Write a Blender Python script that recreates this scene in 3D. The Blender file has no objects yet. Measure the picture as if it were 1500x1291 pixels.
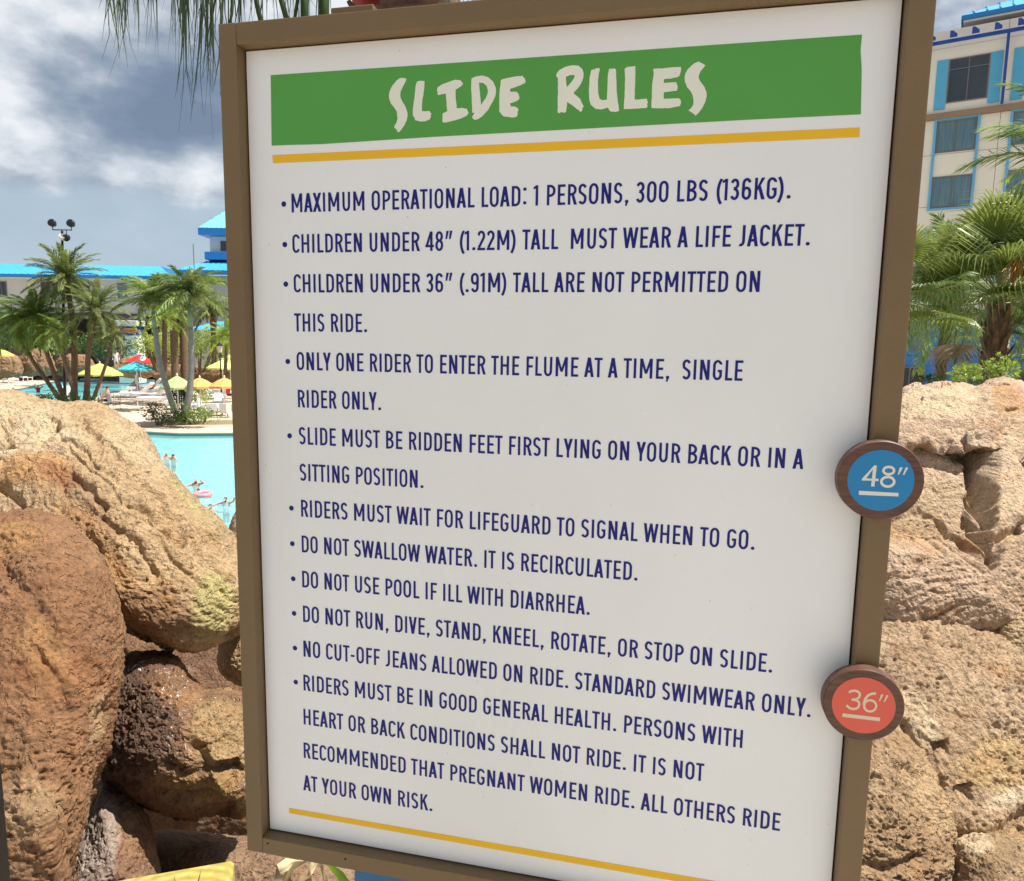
import bpy, bmesh, math, random
import numpy as np
from mathutils import Vector, Matrix
from mathutils.geometry import tessellate_polygon

scene = bpy.context.scene
COL = scene.collection
random.seed(7)
RNG = np.random.default_rng(11)

# ---------------------------------------------------------------- camera
CAMZ = 1.40
PITCH, ROLL, FPX = 0.1310, -0.0156, 1054.03      # measured from the vanishing points of the sign
F_ = Vector((0, math.cos(PITCH), -math.sin(PITCH)))
U_ = Vector((0, math.sin(PITCH), math.cos(PITCH)))
R_ = Vector((1, 0, 0))
RIGHT = R_ * math.cos(ROLL) - U_ * math.sin(ROLL)
UP = R_ * math.sin(ROLL) + U_ * math.cos(ROLL)
cam_data = bpy.data.cameras.new("camera")
cam = bpy.data.objects.new("camera", cam_data)
COL.objects.link(cam)
m3 = Matrix((RIGHT, UP, -F_)).transposed()
cam.matrix_world = Matrix.Translation((0, 0, CAMZ)) @ m3.to_4x4()
cam_data.sensor_width = 36
cam_data.lens = 36 * FPX / 1500
cam_data.clip_start = 0.05
cam_data.clip_end = 6000
scene.camera = cam

# ---------------------------------------------------------------- sun, sky, exposure
SUN_EL, SUN_AZ = math.radians(62), math.radians(92)      # azimuth clockwise from +Y
sun_dir = Vector((math.cos(SUN_EL) * math.sin(SUN_AZ), math.cos(SUN_EL) * math.cos(SUN_AZ), math.sin(SUN_EL)))
sd = bpy.data.lights.new("sun", 'SUN')
sd.energy = 4.9
sd.angle = math.radians(0.6)
sd.color = (1.0, 0.95, 0.86)
so = bpy.data.objects.new("sun", sd)
COL.objects.link(so)
so.rotation_euler = (-sun_dir).to_track_quat('-Z', 'Y').to_euler()
so.location = (5, 5, 30)

world = bpy.data.worlds.new("World")
scene.world = world
world.use_nodes = True
wn, wl = world.node_tree.nodes, world.node_tree.links
wn.clear()
def WN(t, **k):
    n = wn.new(t)
    for a, b in k.items(): setattr(n, a, b)
    return n
wout = WN('ShaderNodeOutputWorld')
sky = WN('ShaderNodeTexSky', sky_type='NISHITA', sun_disc=False, sun_elevation=SUN_EL, sun_rotation=SUN_AZ)
bg_sky = WN('ShaderNodeBackground'); bg_sky.inputs[1].default_value = 0.10
wl.new(sky.outputs[0], bg_sky.inputs[0])
tc = WN('ShaderNodeTexCoord')
# cloud deck: noise over the sky's directions, squeezed vertically so that clouds lie flat
sep = WN('ShaderNodeSeparateXYZ'); wl.new(tc.outputs['Generated'], sep.inputs[0])
def wmath(op, a, b=None):
    n = WN('ShaderNodeMath', operation=op)
    for i, v in enumerate((a, b)):
        if v is None: continue
        if isinstance(v, (int, float)): n.inputs[i].default_value = v
        else: wl.new(v, n.inputs[i])
    return n.outputs[0]
comb = WN('ShaderNodeCombineXYZ'); wl.new(sep.outputs[0], comb.inputs[0]); wl.new(sep.outputs[1], comb.inputs[1]); wl.new(wmath('MULTIPLY', sep.outputs[2], 1.9), comb.inputs[2])
def wnoise(scale, detail, rough, off, dist=0.0):
    mp = WN('ShaderNodeMapping'); mp.inputs['Location'].default_value = off
    wl.new(comb.outputs[0], mp.inputs[0])
    n = WN('ShaderNodeTexNoise'); n.inputs['Scale'].default_value = scale
    n.inputs['Detail'].default_value = detail; n.inputs['Roughness'].default_value = rough
    n.inputs['Distortion'].default_value = dist
    wl.new(mp.outputs[0], n.inputs['Vector'])
    return n.outputs[0]
def pdir(px, py):
    d = F_ + RIGHT * ((px - 750) / FPX) + UP * ((645.5 - py) / FPX)
    return d.normalized()
def blob(px, py, k, gain):          # one cloud mass of the photograph, as a direction
    d = pdir(px, py)
    dt = WN('ShaderNodeVectorMath', operation='DOT_PRODUCT'); dt.inputs[1].default_value = d
    wl.new(tc.outputs['Generated'], dt.inputs[0])
    e = wmath('POWER', wmath('MAXIMUM', dt.outputs['Value'], 0.0), k)
    return wmath('MULTIPLY', e, gain)
big = wnoise(3.2, 6, 0.55, (3.1, 1.7, 0.4), 0.08)
fine = wnoise(13, 10, 0.56, (0.3, 5.2, 1.1), 0.05)
val = wmath('ADD', wmath('MULTIPLY', big, 1.0), wmath('MULTIPLY', fine, 0.62))
for args in ((-50, 175, 520, .17), (15, 215, 900, .12), (110, 245, 1300, .12), (205, 268, 1300, .17), (300, 262, 1300, .20), (205, 165, 260, -.12), (300, 205, 420, -.11), (110, 150, 900, -.06), (20, 280, 1500, -.22), (130, 290, 1700, -.16), (240, 298, 3200, -.12), (320, 292, 3200, -.10), (10, 0, 300, .12), (640, -40, 40, .12)):
    val = wmath('ADD', val, blob(*args))
ramp = WN('ShaderNodeValToRGB'); cr = ramp.color_ramp
cr.elements[0].position = 0.52; cr.elements[0].color = (0.18, 0.24, 0.335, 1)
cr.elements[1].position = 1.03 - .03; cr.elements[1].color = (0.90, 0.92, 0.95, 1)
for p_, c_ in ((0.66, (0.24, 0.305, 0.405, 1)), (0.77, (0.385, 0.44, 0.52, 1)), (0.87, (0.60, 0.65, 0.71, 1))):
    e = cr.elements.new(p_); e.color = c_
wl.new(val, ramp.inputs[0])
# paler, even sky below the cloud base near the horizon
hz = WN('ShaderNodeMapRange'); hz.interpolation_type = 'SMOOTHSTEP'
wl.new(wmath('ADD', sep.outputs[2], wmath('MULTIPLY', fine, 0.05)), hz.inputs[0])
hz.inputs[1].default_value = 0.186; hz.inputs[2].default_value = 0.204; hz.inputs[3].default_value = 0.9; hz.inputs[4].default_value = 0.0
mixh = WN('ShaderNodeMixRGB'); wl.new(hz.outputs[0], mixh.inputs[0]); wl.new(ramp.outputs[0], mixh.inputs[1]); mixh.inputs[2].default_value = (0.44, 0.55, 0.65, 1)
bg_c = WN('ShaderNodeBackground'); wl.new(mixh.outputs[0], bg_c.inputs[0]); bg_c.inputs[1].default_value = 0.64
mixw = WN('ShaderNodeMixShader'); mixw.inputs[0].default_value = 0.90
wl.new(bg_sky.outputs[0], mixw.inputs[1]); wl.new(bg_c.outputs[0], mixw.inputs[2])
wl.new(mixw.outputs[0], wout.inputs[0])

scene.view_settings.view_transform = 'Standard'
scene.view_settings.look = 'None'
scene.view_settings.exposure = 0.66
scene.view_settings.gamma = 1.0
scene.view_settings.use_curve_mapping = False
scene.cycles.max_bounces = 7
scene.cycles.transparent_max_bounces = 10
scene.cycles.caustics_reflective = False
scene.cycles.caustics_refractive = False
scene.cycles.sample_clamp_indirect = 4.0

# ---------------------------------------------------------------- helpers
def ray(px, py):
    return F_ + RIGHT * ((px - 750) / FPX) + UP * ((645.5 - py) / FPX)
def at(px, py, Y):
    d = ray(px, py); t = Y / d.y
    return Vector((d.x * t, Y, CAMZ + d.z * t))
def onz(px, py, z):
    d = ray(px, py); t = (z - CAMZ) / d.z
    return Vector((d.x * t, d.y * t, z))

def props(o, label=None, cat=None, group=None, kind=None):
    if label: o['label'] = label
    if cat: o['category'] = cat
    if group: o['group'] = group
    if kind: o['kind'] = kind
    return o
def empty(name, loc=(0, 0, 0), rz=0.0, label=None, cat=None, group=None):
    o = bpy.data.objects.new(name, None); COL.objects.link(o)
    o.empty_display_size = 0.2
    o.location = loc; o.rotation_euler = (0, 0, rz)
    return props(o, label, cat, group)

class MB:
    def __init__(s): s.v = []; s.f = []; s.m = []; s.cur = 0
    def add(s, vs, fs):
        b = len(s.v); s.v.extend([tuple(p) for p in vs]); s.f.extend([tuple(i + b for i in f) for f in fs]); s.m.extend([s.cur] * len(fs)); return s
    def box(s, x0, x1, y0, y1, z0, z1, T=None):
        vs = [Vector((x, y, z)) for x in (x0, x1) for y in (y0, y1) for z in (z0, z1)]
        if T: vs = [T @ p for p in vs]
        return s.add(vs, [(0, 1, 3, 2), (4, 6, 7, 5), (0, 4, 5, 1), (2, 3, 7, 6), (0, 2, 6, 4), (1, 5, 7, 3)])
    def quad(s, a, b, c, d): return s.add([a, b, c, d], [(0, 1, 2, 3)])
    def tube(s, pts, rad, n=8, cap=True):
        pts = [Vector(p) for p in pts]
        if not hasattr(rad, '__len__'): rad = [rad] * len(pts)
        vs = []; prev = None
        for i, p in enumerate(pts):
            t = (pts[min(i + 1, len(pts) - 1)] - pts[max(i - 1, 0)]).normalized()
            if prev is None:
                a = Vector((0, 0, 1)) if abs(t.z) < .9 else Vector((1, 0, 0))
                nrm = t.cross(a).normalized()
            else:
                nrm = (prev - t * prev.dot(t)).normalized()
            prev = nrm; b = t.cross(nrm)
            for k in range(n):
                a = 2 * math.pi * k / n
                vs.append(p + (nrm * math.cos(a) + b * math.sin(a)) * rad[i])
        fs = [(i * n + k, i * n + (k + 1) % n, (i + 1) * n + (k + 1) % n, (i + 1) * n + k) for i in range(len(pts) - 1) for k in range(n)]
        if cap:
            fs.append(tuple(range(n - 1, -1, -1))); fs.append(tuple((len(pts) - 1) * n + k for k in range(n)))
        return s.add(vs, fs)
    def lathe(s, prof, n=16, T=None, c=(0, 0, 0)):
        vs = []
        for r, z in prof:
            for k in range(n):
                a = 2 * math.pi * k / n
                p = Vector((c[0] + r * math.cos(a), c[1] + r * math.sin(a), c[2] + z))
                vs.append(T @ p if T else p)
        fs = [(i * n + k, i * n + (k + 1) % n, (i + 1) * n + (k + 1) % n, (i + 1) * n + k) for i in range(len(prof) - 1) for k in range(n)]
        return s.add(vs, fs)
    def prism(s, poly, y0, y1, T=None):        # polygon in x,z extruded along y
        n = len(poly)
        vs = [Vector((x, y0, z)) for x, z in poly] + [Vector((x, y1, z)) for x, z in poly]
        if T: vs = [T @ p for p in vs]
        tri = tessellate_polygon([[Vector((x, z, 0)) for x, z in poly]])
        fs = [tuple(t) for t in tri] + [tuple(i + n for i in t) for t in tri] + [(i, (i + 1) % n, (i + 1) % n + n, i + n) for i in range(n)]
        return s.add(vs, fs)
    def sheet(s, loops, z):                    # flat polygon with holes in x,y
        flat = [p for l in loops for p in l]
        tri = tessellate_polygon([[Vector((p[0], p[1], 0)) for p in l] for l in loops])
        return s.add([(p[0], p[1], z) for p in flat], [tuple(t) for t in tri])
    def data(s, name, mats=(), smooth=False, bevel=0.0, seg=1):
        me = bpy.data.meshes.new(name); me.from_pydata(s.v, [], s.f)
        if len(mats) > 1: me.polygons.foreach_set('material_index', s.m)
        bm = bmesh.new(); bm.from_mesh(me)
        bmesh.ops.recalc_face_normals(bm, faces=bm.faces)
        if bevel:
            ed = [e for e in bm.edges if len(e.link_faces) == 2 and e.calc_face_angle(0) > .5]
            bmesh.ops.bevel(bm, geom=ed, offset=bevel, segments=seg, profile=.6, affect='EDGES')
        bm.to_mesh(me); bm.free()
        if smooth: me.polygons.foreach_set('use_smooth', [True] * len(me.polygons))
        for m in mats: me.materials.append(m)
        return me
    def obj(s, name, mat=None, parent=None, smooth=False, bevel=0.0, seg=1, loc=None):
        mats = mat if isinstance(mat, (list, tuple)) else ([mat] if mat else [])
        o = bpy.data.objects.new(name, s.data(name, mats, smooth, bevel, seg)); COL.objects.link(o)
        if parent: o.parent = parent
        if loc is not None: o.location = loc
        return o
def inst(name, data, parent=None, loc=(0, 0, 0), rot=(0, 0, 0), sc=1.0):
    o = bpy.data.objects.new(name, data); COL.objects.link(o)
    if parent: o.parent = parent
    o.location = loc; o.rotation_euler = rot
    o.scale = (sc, sc, sc) if not hasattr(sc, '__len__') else sc
    return o
def copy_tree(o, parent=None):
    c = o.copy(); COL.objects.link(c)
    if parent: c.parent = parent
    for ch in list(o.children): copy_tree(ch, c)
    return c

# ---------------------------------------------------------------- materials
def srgb(r, g, b):
    f = lambda c: (c / 255 / 12.92) if c / 255 <= .04045 else ((c / 255 + .055) / 1.055) ** 2.4
    return (f(r), f(g), f(b))
def mat(name, col, rough=.6, var=0.0, vscale=8.0, bump=0.0, bscale=60.0, spec=.5, metal=0.0, back=None, stretch=None, coat=0.0, var2=None):
    m = bpy.data.materials.new(name); m.use_nodes = True
    nt = m.node_tree; N, L = nt.nodes, nt.links
    b = N['Principled BSDF']
    b.inputs['Roughness'].default_value = rough; b.inputs['Metallic'].default_value = metal
    b.inputs['Specular IOR Level'].default_value = spec
    b.inputs['Coat Weight'].default_value = coat
    b.inputs['Base Color'].default_value = (*col, 1)
    if var or bump:
        t = N.new('ShaderNodeTexCoord'); mp = N.new('ShaderNodeMapping'); L.new(t.outputs['Object'], mp.inputs[0])
        if stretch: mp.inputs['Scale'].default_value = stretch
    if var:
        n = N.new('ShaderNodeTexNoise'); n.inputs['Scale'].default_value = vscale; n.inputs['Detail'].default_value = 6; n.inputs['Roughness'].default_value = .62
        L.new(mp.outputs[0], n.inputs['Vector'])
        r = N.new('ShaderNodeValToRGB'); L.new(n.outputs[0], r.inputs[0])
        lo = var2 if var2 else tuple(max(0, c * (1 - var)) for c in col); hi = tuple(c * (1 + var * .6) for c in col)
        r.color_ramp.elements[0].position = .3; r.color_ramp.elements[1].position = .7
        r.color_ramp.elements[0].color = (*lo, 1); r.color_ramp.elements[1].color = (*hi, 1)
        L.new(r.outputs[0], b.inputs['Base Color'])
    if bump:
        n2 = N.new('ShaderNodeTexNoise'); n2.inputs['Scale'].default_value = bscale; n2.inputs['Detail'].default_value = 5
        L.new(mp.outputs[0], n2.inputs['Vector'])
        bp = N.new('ShaderNodeBump'); bp.inputs['Strength'].default_value = bump; bp.inputs['Distance'].default_value = .01
        L.new(n2.outputs[0], bp.inputs['Height']); L.new(bp.outputs[0], b.inputs['Normal'])
    return m
def leaf_mat(name, c1, c2, trans=.35, rough=.45, scale=3.0):
    m = bpy.data.materials.new(name); m.use_nodes = True
    N, L = m.node_tree.nodes, m.node_tree.links
    b = N['Principled BSDF']; out = N['Material Output']
    t = N.new('ShaderNodeTexCoord'); n = N.new('ShaderNodeTexNoise'); n.inputs['Scale'].default_value = scale; n.inputs['Detail'].default_value = 4
    L.new(t.outputs['Object'], n.inputs['Vector'])
    oi = N.new('ShaderNodeObjectInfo')
    ad = N.new('ShaderNodeMath'); ad.operation = 'MULTIPLY_ADD'; ad.inputs[1].default_value = .45; L.new(oi.outputs['Random'], ad.inputs[0]); L.new(n.outputs[0], ad.inputs[2])
    r = N.new('ShaderNodeValToRGB'); r.color_ramp.elements[0].position = .45; r.color_ramp.elements[1].position = .95
    r.color_ramp.elements[0].color = (*c1, 1); r.color_ramp.elements[1].color = (*c2, 1)
    L.new(ad.outputs[0], r.inputs[0]); L.new(r.outputs[0], b.inputs['Base Color'])
    b.inputs['Roughness'].default_value = rough
    tr = N.new('ShaderNodeBsdfTranslucent'); hs = N.new('ShaderNodeHueSaturation'); hs.inputs['Value'].default_value = 1.5; hs.inputs['Hue'].default_value = .48
    L.new(r.outputs[0], hs.inputs['Color']); L.new(hs.outputs[0], tr.inputs[0])
    mx = N.new('ShaderNodeMixShader'); mx.inputs[0].default_value = trans
    L.new(b.outputs[0], mx.inputs[1]); L.new(tr.outputs[0], mx.inputs[2]); L.new(mx.outputs[0], out.inputs[0])
    return m
# ================================================================ THE SIGN
SC = 1.0464                    # metres per unit of the sign's own grid (its height marks are 12 inches apart)
YAW = -0.2225
FIT = (math.cos(YAW), math.sin(YAW))
def inv(px, py, w=0.0):        # photograph pixel -> (u, v) on the sign's plane, w units in front of the panel
    d = ray(px, py); ux, uy = FIT; nx, ny = uy, -ux
    t = ((w * nx) * nx + (1 + w * ny) * ny) / (d.x * nx + d.y * ny)
    return ((t * d.x - w * nx) * ux + (t * d.y - 1 - w * ny) * uy, t * d.z)
def uv(u, v, w=0.0): return Vector((u * SC, -w * SC, CAMZ + v * SC))

M_frame = mat('frame_paint', (0.182, 0.118, 0.054), .55, .10, 5, .12, 140)
M_panel = mat('panel_white', (0.83, 0.855, 0.87), .34, .045, 2.2, .05, 300)
M_green = mat('banner_green', (0.085, 0.35, 0.055), .5, .06, 4)
M_yellow = mat('stripe_yellow', (0.86, 0.50, 0.006), .5, .05, 6)
M_navy = mat('lettering_navy', (0.008, 0.012, 0.185), .5, spec=.3)
M_cream = mat('title_cream', (0.80, 0.82, 0.72), .5, .03, 5)
M_dark = mat('dark_gap', (0.012, 0.009, 0.007), .9)
M_blue = mat('sign_blue', (0.008, 0.135, 0.33), .45, .12, 6)
M_red = mat('plaque_red', (0.50, 0.075, 0.06), .5, .08, 6)
def wood_mat(name, c1, c2, axis=(1, 1, 1), scale=10, rough=.5):
    m = bpy.data.materials.new(name); m.use_nodes = True
    N, L = m.node_tree.nodes, m.node_tree.links; b = N['Principled BSDF']; b.inputs['Roughness'].default_value = rough
    t = N.new('ShaderNodeTexCoord'); mp = N.new('ShaderNodeMapping'); mp.inputs['Scale'].default_value = axis; L.new(t.outputs['Object'], mp.inputs[0])
    n = N.new('ShaderNodeTexNoise'); n.inputs['Scale'].default_value = scale; n.inputs['Detail'].default_value = 7; n.inputs['Roughness'].default_value = .6; n.inputs['Distortion'].default_value = .6
    L.new(mp.outputs[0], n.inputs['Vector'])
    r = N.new('ShaderNodeValToRGB'); r.color_ramp.elements[0].position = .32; r.color_ramp.elements[1].position = .68
    r.color_ramp.elements[0].color = (*c1, 1); r.color_ramp.elements[1].color = (*c2, 1)
    L.new(n.outputs[0], r.inputs[0]); L.new(r.outputs[0], b.inputs['Base Color'])
    return m
M_walnut = wood_mat('walnut', (0.060, 0.024, 0.015), (0.150, 0.066, 0.042), (4, 4, 40), 6)

sign = empty('rules_sign', (0, SC, 0), YAW, 'tall framed white board of slide rules in navy lettering, with two round height markers', 'sign')
FL, FR, FT, FB = -.427, .489, .4407, -.8223
IL, IR, IT, IB = -.3995, .4602, .4115, -.795
FW = .020                    # frame stands this far in front of the panel
DB = .045                    # and reaches this far behind it
def rail(u0, u1, v0, v1):
    MB().box(u0 * SC, u1 * SC, -FW * SC, DB * SC, CAMZ + v0 * SC, CAMZ + v1 * SC).obj('frame_rail', M_frame, sign, bevel=.0016, seg=2)
rail(FL, IL, FB, FT); rail(IR, FR, FB, FT)
rail(IL + .0002, IR - .0002, IT, FT - .0002); rail(IL + .0002, IR - .0002, FB + .0002, IB)
MB().box((IL + .0025) * SC, (IR - .0025) * SC, 0, .006, CAMZ + (IB + .003) * SC, CAMZ + (IT - .0022) * SC).obj('panel', M_panel, sign)
MB().box((IL - .002) * SC, (IR + .002) * SC, .009, .020, CAMZ + (IB - .002) * SC, CAMZ + (IT + .002) * SC).obj('backing', M_dark, sign)
for u in (-.19, .38):
    MB().box(u * SC - .045, u * SC + .045, DB * SC + .001, DB * SC + .09, 0, CAMZ + (FT - .02) * SC).obj('post', M_frame, sign, bevel=.003)
MB().box(-.2545 * SC, .30 * SC, .012, DB * SC - .004, 0.0, CAMZ + (FB - .0005) * SC).obj('blue_pedestal', M_blue, sign, bevel=.002)

mb = MB(); Rf = random.Random(9)          # specks of dirt stuck to the panel
spots = [inv(*q) for q in ((684 / 9.16 + 340, 490 / 9.16 + 1150), (1258 / 9.16 + 340, 270 / 9.16 + 1150), (966 / 9.16 + 340, 180 / 9.16 + 1150), (468, 1220), (470, 1120), (415, 1060), (555, 1094), (575, 1080), (640, 1049), (700, 998), (780, 740), (895, 740), (1040, 880), (1220, 1050), (1180, 1220), (1100, 1230), (610, 1246), (540, 1240), (755, 1215), (690, 1010), (430, 960), (520, 720))]
spots += [(Rf.uniform(-.39, .45), Rf.uniform(-.78, .40)) for _ in range(70)]
for (u_, v_) in spots:
    a = Rf.uniform(0, 3); l = Rf.uniform(.00035, .0011); w = Rf.uniform(.0002, .0005); c_, s_ = math.cos(a), math.sin(a)
    mb.add([((u_ + x * c_ - y * s_) * SC, -.0011, CAMZ + (v_ + x * s_ + y * c_) * SC) for x, y in ((-l, -w * .4), (0, -w), (l, 0), (.2 * l, w))], [(0, 1, 2, 3)])
props(mb.obj('dirt_flecks', mat('dirt', (.11, .07, .045), .9), sign), kind='stuff')
for px_, py_ in ((392, 1236), (505.5, 1259)):
    u_, v_ = inv(px_, py_, FW + .0005)
    MB().lathe([(0, .0006), (.0016, .0006), (.0019, 0)], 12, Matrix.Translation((u_ * SC, -FW * SC, CAMZ + v_ * SC)) @ Matrix.Rotation(math.pi / 2, 4, 'X')).obj('screw', M_dark, sign)
def print_poly(mb, loops, lift):         # loops of (u, v)
    tri = tessellate_polygon([[Vector((a, b, 0)) for a, b in l] for l in loops])
    flat = [p for l in loops for p in l]
    mb.add([(a * SC, -lift, CAMZ + b * SC) for a, b in flat], [tuple(t) for t in tri])
mb = MB()
print_poly(mb, [[inv(*p) for p in ((396.7, 110.4), (620, 95.5), (900, 76.2), (1262.6, 51), (1260.6, 74), (1262.2, 102), (1261.6, 135), (1261, 167.8), (1100, 175.5), (880, 187.5), (640, 200.5), (470, 211.5), (425, 212.6), (398, 213.7))]], .0003)
mb.obj('title_banner', M_green, sign)
for pts in (((399, 227.5), (1259.5, 187), (1259, 201), (400, 239.5)),):
    mb = MB(); print_poly(mb, [[inv(*p) for p in pts]], .0003); mb.obj('yellow_stripe', M_yellow, sign)
mb = MB(); u0 = inv(423.5, 1184)[0]
print_poly(mb, [[(u0, -.7495), (.421, -.7495), (.421, -.7610), (u0, -.7585)]], .0003); mb.obj('yellow_stripe', M_yellow, sign)

def zp(pts, ox, oy, s): return [inv(ox + x / s, oy + y / s) for x, y in pts]
TIT = MB()
def brush(outer, ox, oy, s, hole=None):
    def rough_up(pts):               # fine torn edge of a brush stroke
        out = []
        for i, p in enumerate(pts):
            q = pts[(i + 1) % len(pts)]
            out.append(p); L = math.dist(p, q); k = max(1, int(L / 22))
            for j in range(1, k):
                a = j / k; out.append((p[0] + (q[0] - p[0]) * a + random.uniform(-1.6, 1.6), p[1] + (q[1] - p[1]) * a + random.uniform(-1.6, 1.6)))
        return out
    loops = [zp(rough_up(outer), ox, oy, s)]
    if hole: loops.append(zp(rough_up(hole)[::-1], ox, oy, s))
    print_poly(TIT, loops, .0006)
A_ = (550, 80, 6.0)
brush([(218,207),(246,208),(272,212),(270,230),(262,250),(240,290),(224,325),(220,350),(222,380),(240,420),(266,462),(282,510),(284,540),(276,580),(255,625),(230,660),(208,685),(196,682),(188,668),(190,656),(180,660),(174,644),(163,645),(172,622),(188,595),(196,560),(190,505),(165,465),(136,430),(122,390),(120,355),(126,325),(150,275),(185,232)], *A_)
brush([(370,238),(395,232),(432,235),(431,280),(424,340),(412,420),(410,500),(450,500),(476,497),(484,512),(496,522),(486,532),(489,548),(478,572),(440,588),(395,591),(350,580),(345,558),(331,540),(330,480),(337,430),(345,375),(352,290),(360,255)], *A_)
brush([(547,290),(590,262),(650,240),(700,223),(728,226),(752,228),(755,240),(770,252),(768,264),(756,279),(705,312),(708,400),(716,475),(768,470),(780,476),(805,478),(810,495),(820,515),(803,540),(740,568),(660,590),(600,601),(588,590),(592,520),(632,500),(626,420),(619,345),(590,350),(555,359),(545,345),(548,330),(541,318)], *A_)
brush([(846,212),(890,192),(940,186),(990,200),(1035,240),(1058,290),(1061,330),(1055,365),(1030,420),(990,490),(940,545),(905,568),(878,577),(856,566),(851,548),(872,516),(852,512),(848,420),(842,300)], *A_, hole=[(910,248),(948,252),(978,278),(990,320),(985,350),(968,390),(930,445),(924,380)])
brush([(1112,220),(1180,205),(1250,192),(1294,189),(1300,203),(1312,208),(1320,236),(1317,252),(1270,275),(1185,303),(1185,330),(1236,328),(1258,345),(1262,365),(1267,385),(1258,400),(1240,412),(1185,432),(1190,457),(1232,460),(1252,475),(1258,492),(1248,508),(1252,522),(1243,548),(1215,556),(1125,545),(1108,526),(1089,502),(1090,380),(1094,300),(1102,232)], *A_)
B_ = (800, 70, 5.769)
TIT.obj('title_lettering', M_cream, sign); TIT = MB()
brush([(83,236),(95,212),(115,188),(160,165),(220,150),(275,154),(308,185),(317,220),(315,255),(295,305),(265,348),(232,386),(290,437),(318,498),(306,515),(308,530),(292,546),(240,502),(178,460),(173,512),(168,547),(148,552),(130,545),(112,556),(98,548),(98,480),(100,400),(100,258),(92,250)], *B_, hole=[(166,250),(200,234),(241,232),(238,258),(210,298),(176,336)])
brush([(382,192),(392,186),(398,192),(404,176),(411,190),(420,176),(452,174),(453,196),(446,215),(438,280),(440,380),(452,434),(478,446),(515,440),(518,340),(523,225),(532,184),(545,177),(560,182),(575,176),(590,186),(592,240),(596,360),(606,460),(618,537),(600,540),(590,546),(570,542),(548,542),(535,532),(523,508),(470,524),(420,519),(378,485),(364,430),(362,370),(366,270),(376,215)], *B_)
brush([(664,180),(684,165),(755,157),(754,240),(751,340),(749,440),(800,437),(852,433),(854,450),(862,463),(852,478),(858,495),(850,511),(740,518),(656,520),(658,480),(664,400),(668,270)], *B_)
brush([(906,180),(980,178),(1060,168),(1140,165),(1139,200),(1128,238),(1108,252),(1050,264),(996,268),(994,300),(1050,295),(1100,293),(1104,312),(1112,322),(1110,345),(1104,366),(995,378),(993,432),(1060,430),(1120,428),(1138,446),(1140,464),(1132,494),(1050,512),(960,514),(890,512),(893,400),(898,300),(910,225)], *B_)
brush([(1232,150),(1256,132),(1288,119),(1318,135),(1346,150),(1330,172),(1306,200),(1290,235),(1290,262),(1302,285),(1338,332),(1355,378),(1357,410),(1345,460),(1312,522),(1285,556),(1260,578),(1252,560),(1240,562),(1234,546),(1222,548),(1214,536),(1200,536),(1225,512),(1242,485),(1246,450),(1236,400),(1222,370),(1190,335),(1172,290),(1170,255),(1176,220),(1198,182)], *B_)
TIT.obj('title_lettering', M_cream, sign)

# --- condensed sans lettering, drawn as strokes on a unit cap height
H_ = .060
def arc(cx, cy, rx, ry, a0, a1, n=10):
    return [(cx + rx * math.cos(math.radians(a0 + (a1 - a0) * i / n)), cy + ry * math.sin(math.radians(a0 + (a1 - a0) * i / n))) for i in range(n + 1)]
def oval(w, h=1.0, y0=0.0, ry=.24, hw=H_):
    rx = w / 2 - hw; c = w / 2
    return arc(c, y0 + h - hw - ry, rx, ry, 180, 0, 12) + arc(c, y0 + hw + ry, rx, ry, 0, -180, 12)
def R4(x0, y0, x1, y1): return ('q', [(x0, y0), (x1, y0), (x1, y1), (x0, y1)])
def P4(x0, y0, x1, y1, a=.074): return ('q', [(x0 - a, y0), (x0 + a, y0), (x1 + a, y1), (x1 - a, y1)])
def ST(pts, closed=False, hw=H_): return ('s', pts, closed, hw)
def DOT(x, y, r=.083): return ('q', arc(x, y, r, r, 0, 348, 14))
w2 = 2 * H_
def bowl(x0, w, y0, y1, hw=H_):         # right-hand bowl from the stem, centre line
    ry = (y1 - y0) / 2 - hw; rx = min(w - x0 - hw, ry * 1.0, .20)
    yc0, yc1 = y0 + hw + min(ry, .2), y1 - hw - min(ry, .2); r2 = min(ry, .2)
    return [(x0, y1 - hw)] + arc(w - hw - rx, yc1, rx, r2, 90, 0, 8) + arc(w - hw - rx, yc0, rx, r2, 0, -90, 8) + [(x0, y0 + hw)]
G = {}
def g(ch, w, lsb, rsb, *it): G[ch] = (w, lsb, rsb, it)
g('A', .47, .010, .010, ('q', [(0, 0), (.140, 0), (.300, 1), (.160, 1)]), ('q', [(.33, 0), (.47, 0), (.310, 1), (.170, 1)]), R4(.10, .225, .37, .345))
g('B', .42, .085, .045, R4(0, 0, w2, 1), ST(bowl(.1, .395, .47, 1)), ST(bowl(.1, .42, 0, .57)))
g('C', .40, .055, .030, ST([(.345, .77)] + arc(.215, 1 - H_ - .21, .15, .21, 20, 180, 10) + arc(.215, H_ + .21, .15, .21, 180, 340, 10)))
g('D', .42, .085, .050, R4(0, 0, w2, 1), ST([(.1, 1 - H_), (.19, 1 - H_)] + arc(.19, 1 - H_ - .23, .42 - H_ - .19, .23, 90, 0, 8)[1:] + arc(.19, H_ + .23, .42 - H_ - .19, .23, 0, -90, 8) + [(.1, H_)]))
g('E', .355, .085, .035, R4(0, 0, w2, 1), R4(.1, 1 - .122, .355, 1), R4(.1, .445, .325, .563), R4(.1, 0, .355, .122))
g('F', .345, .085, .020, R4(0, 0, w2, 1), R4(.1, 1 - .122, .345, 1), R4(.1, .425, .315, .545))
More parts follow.
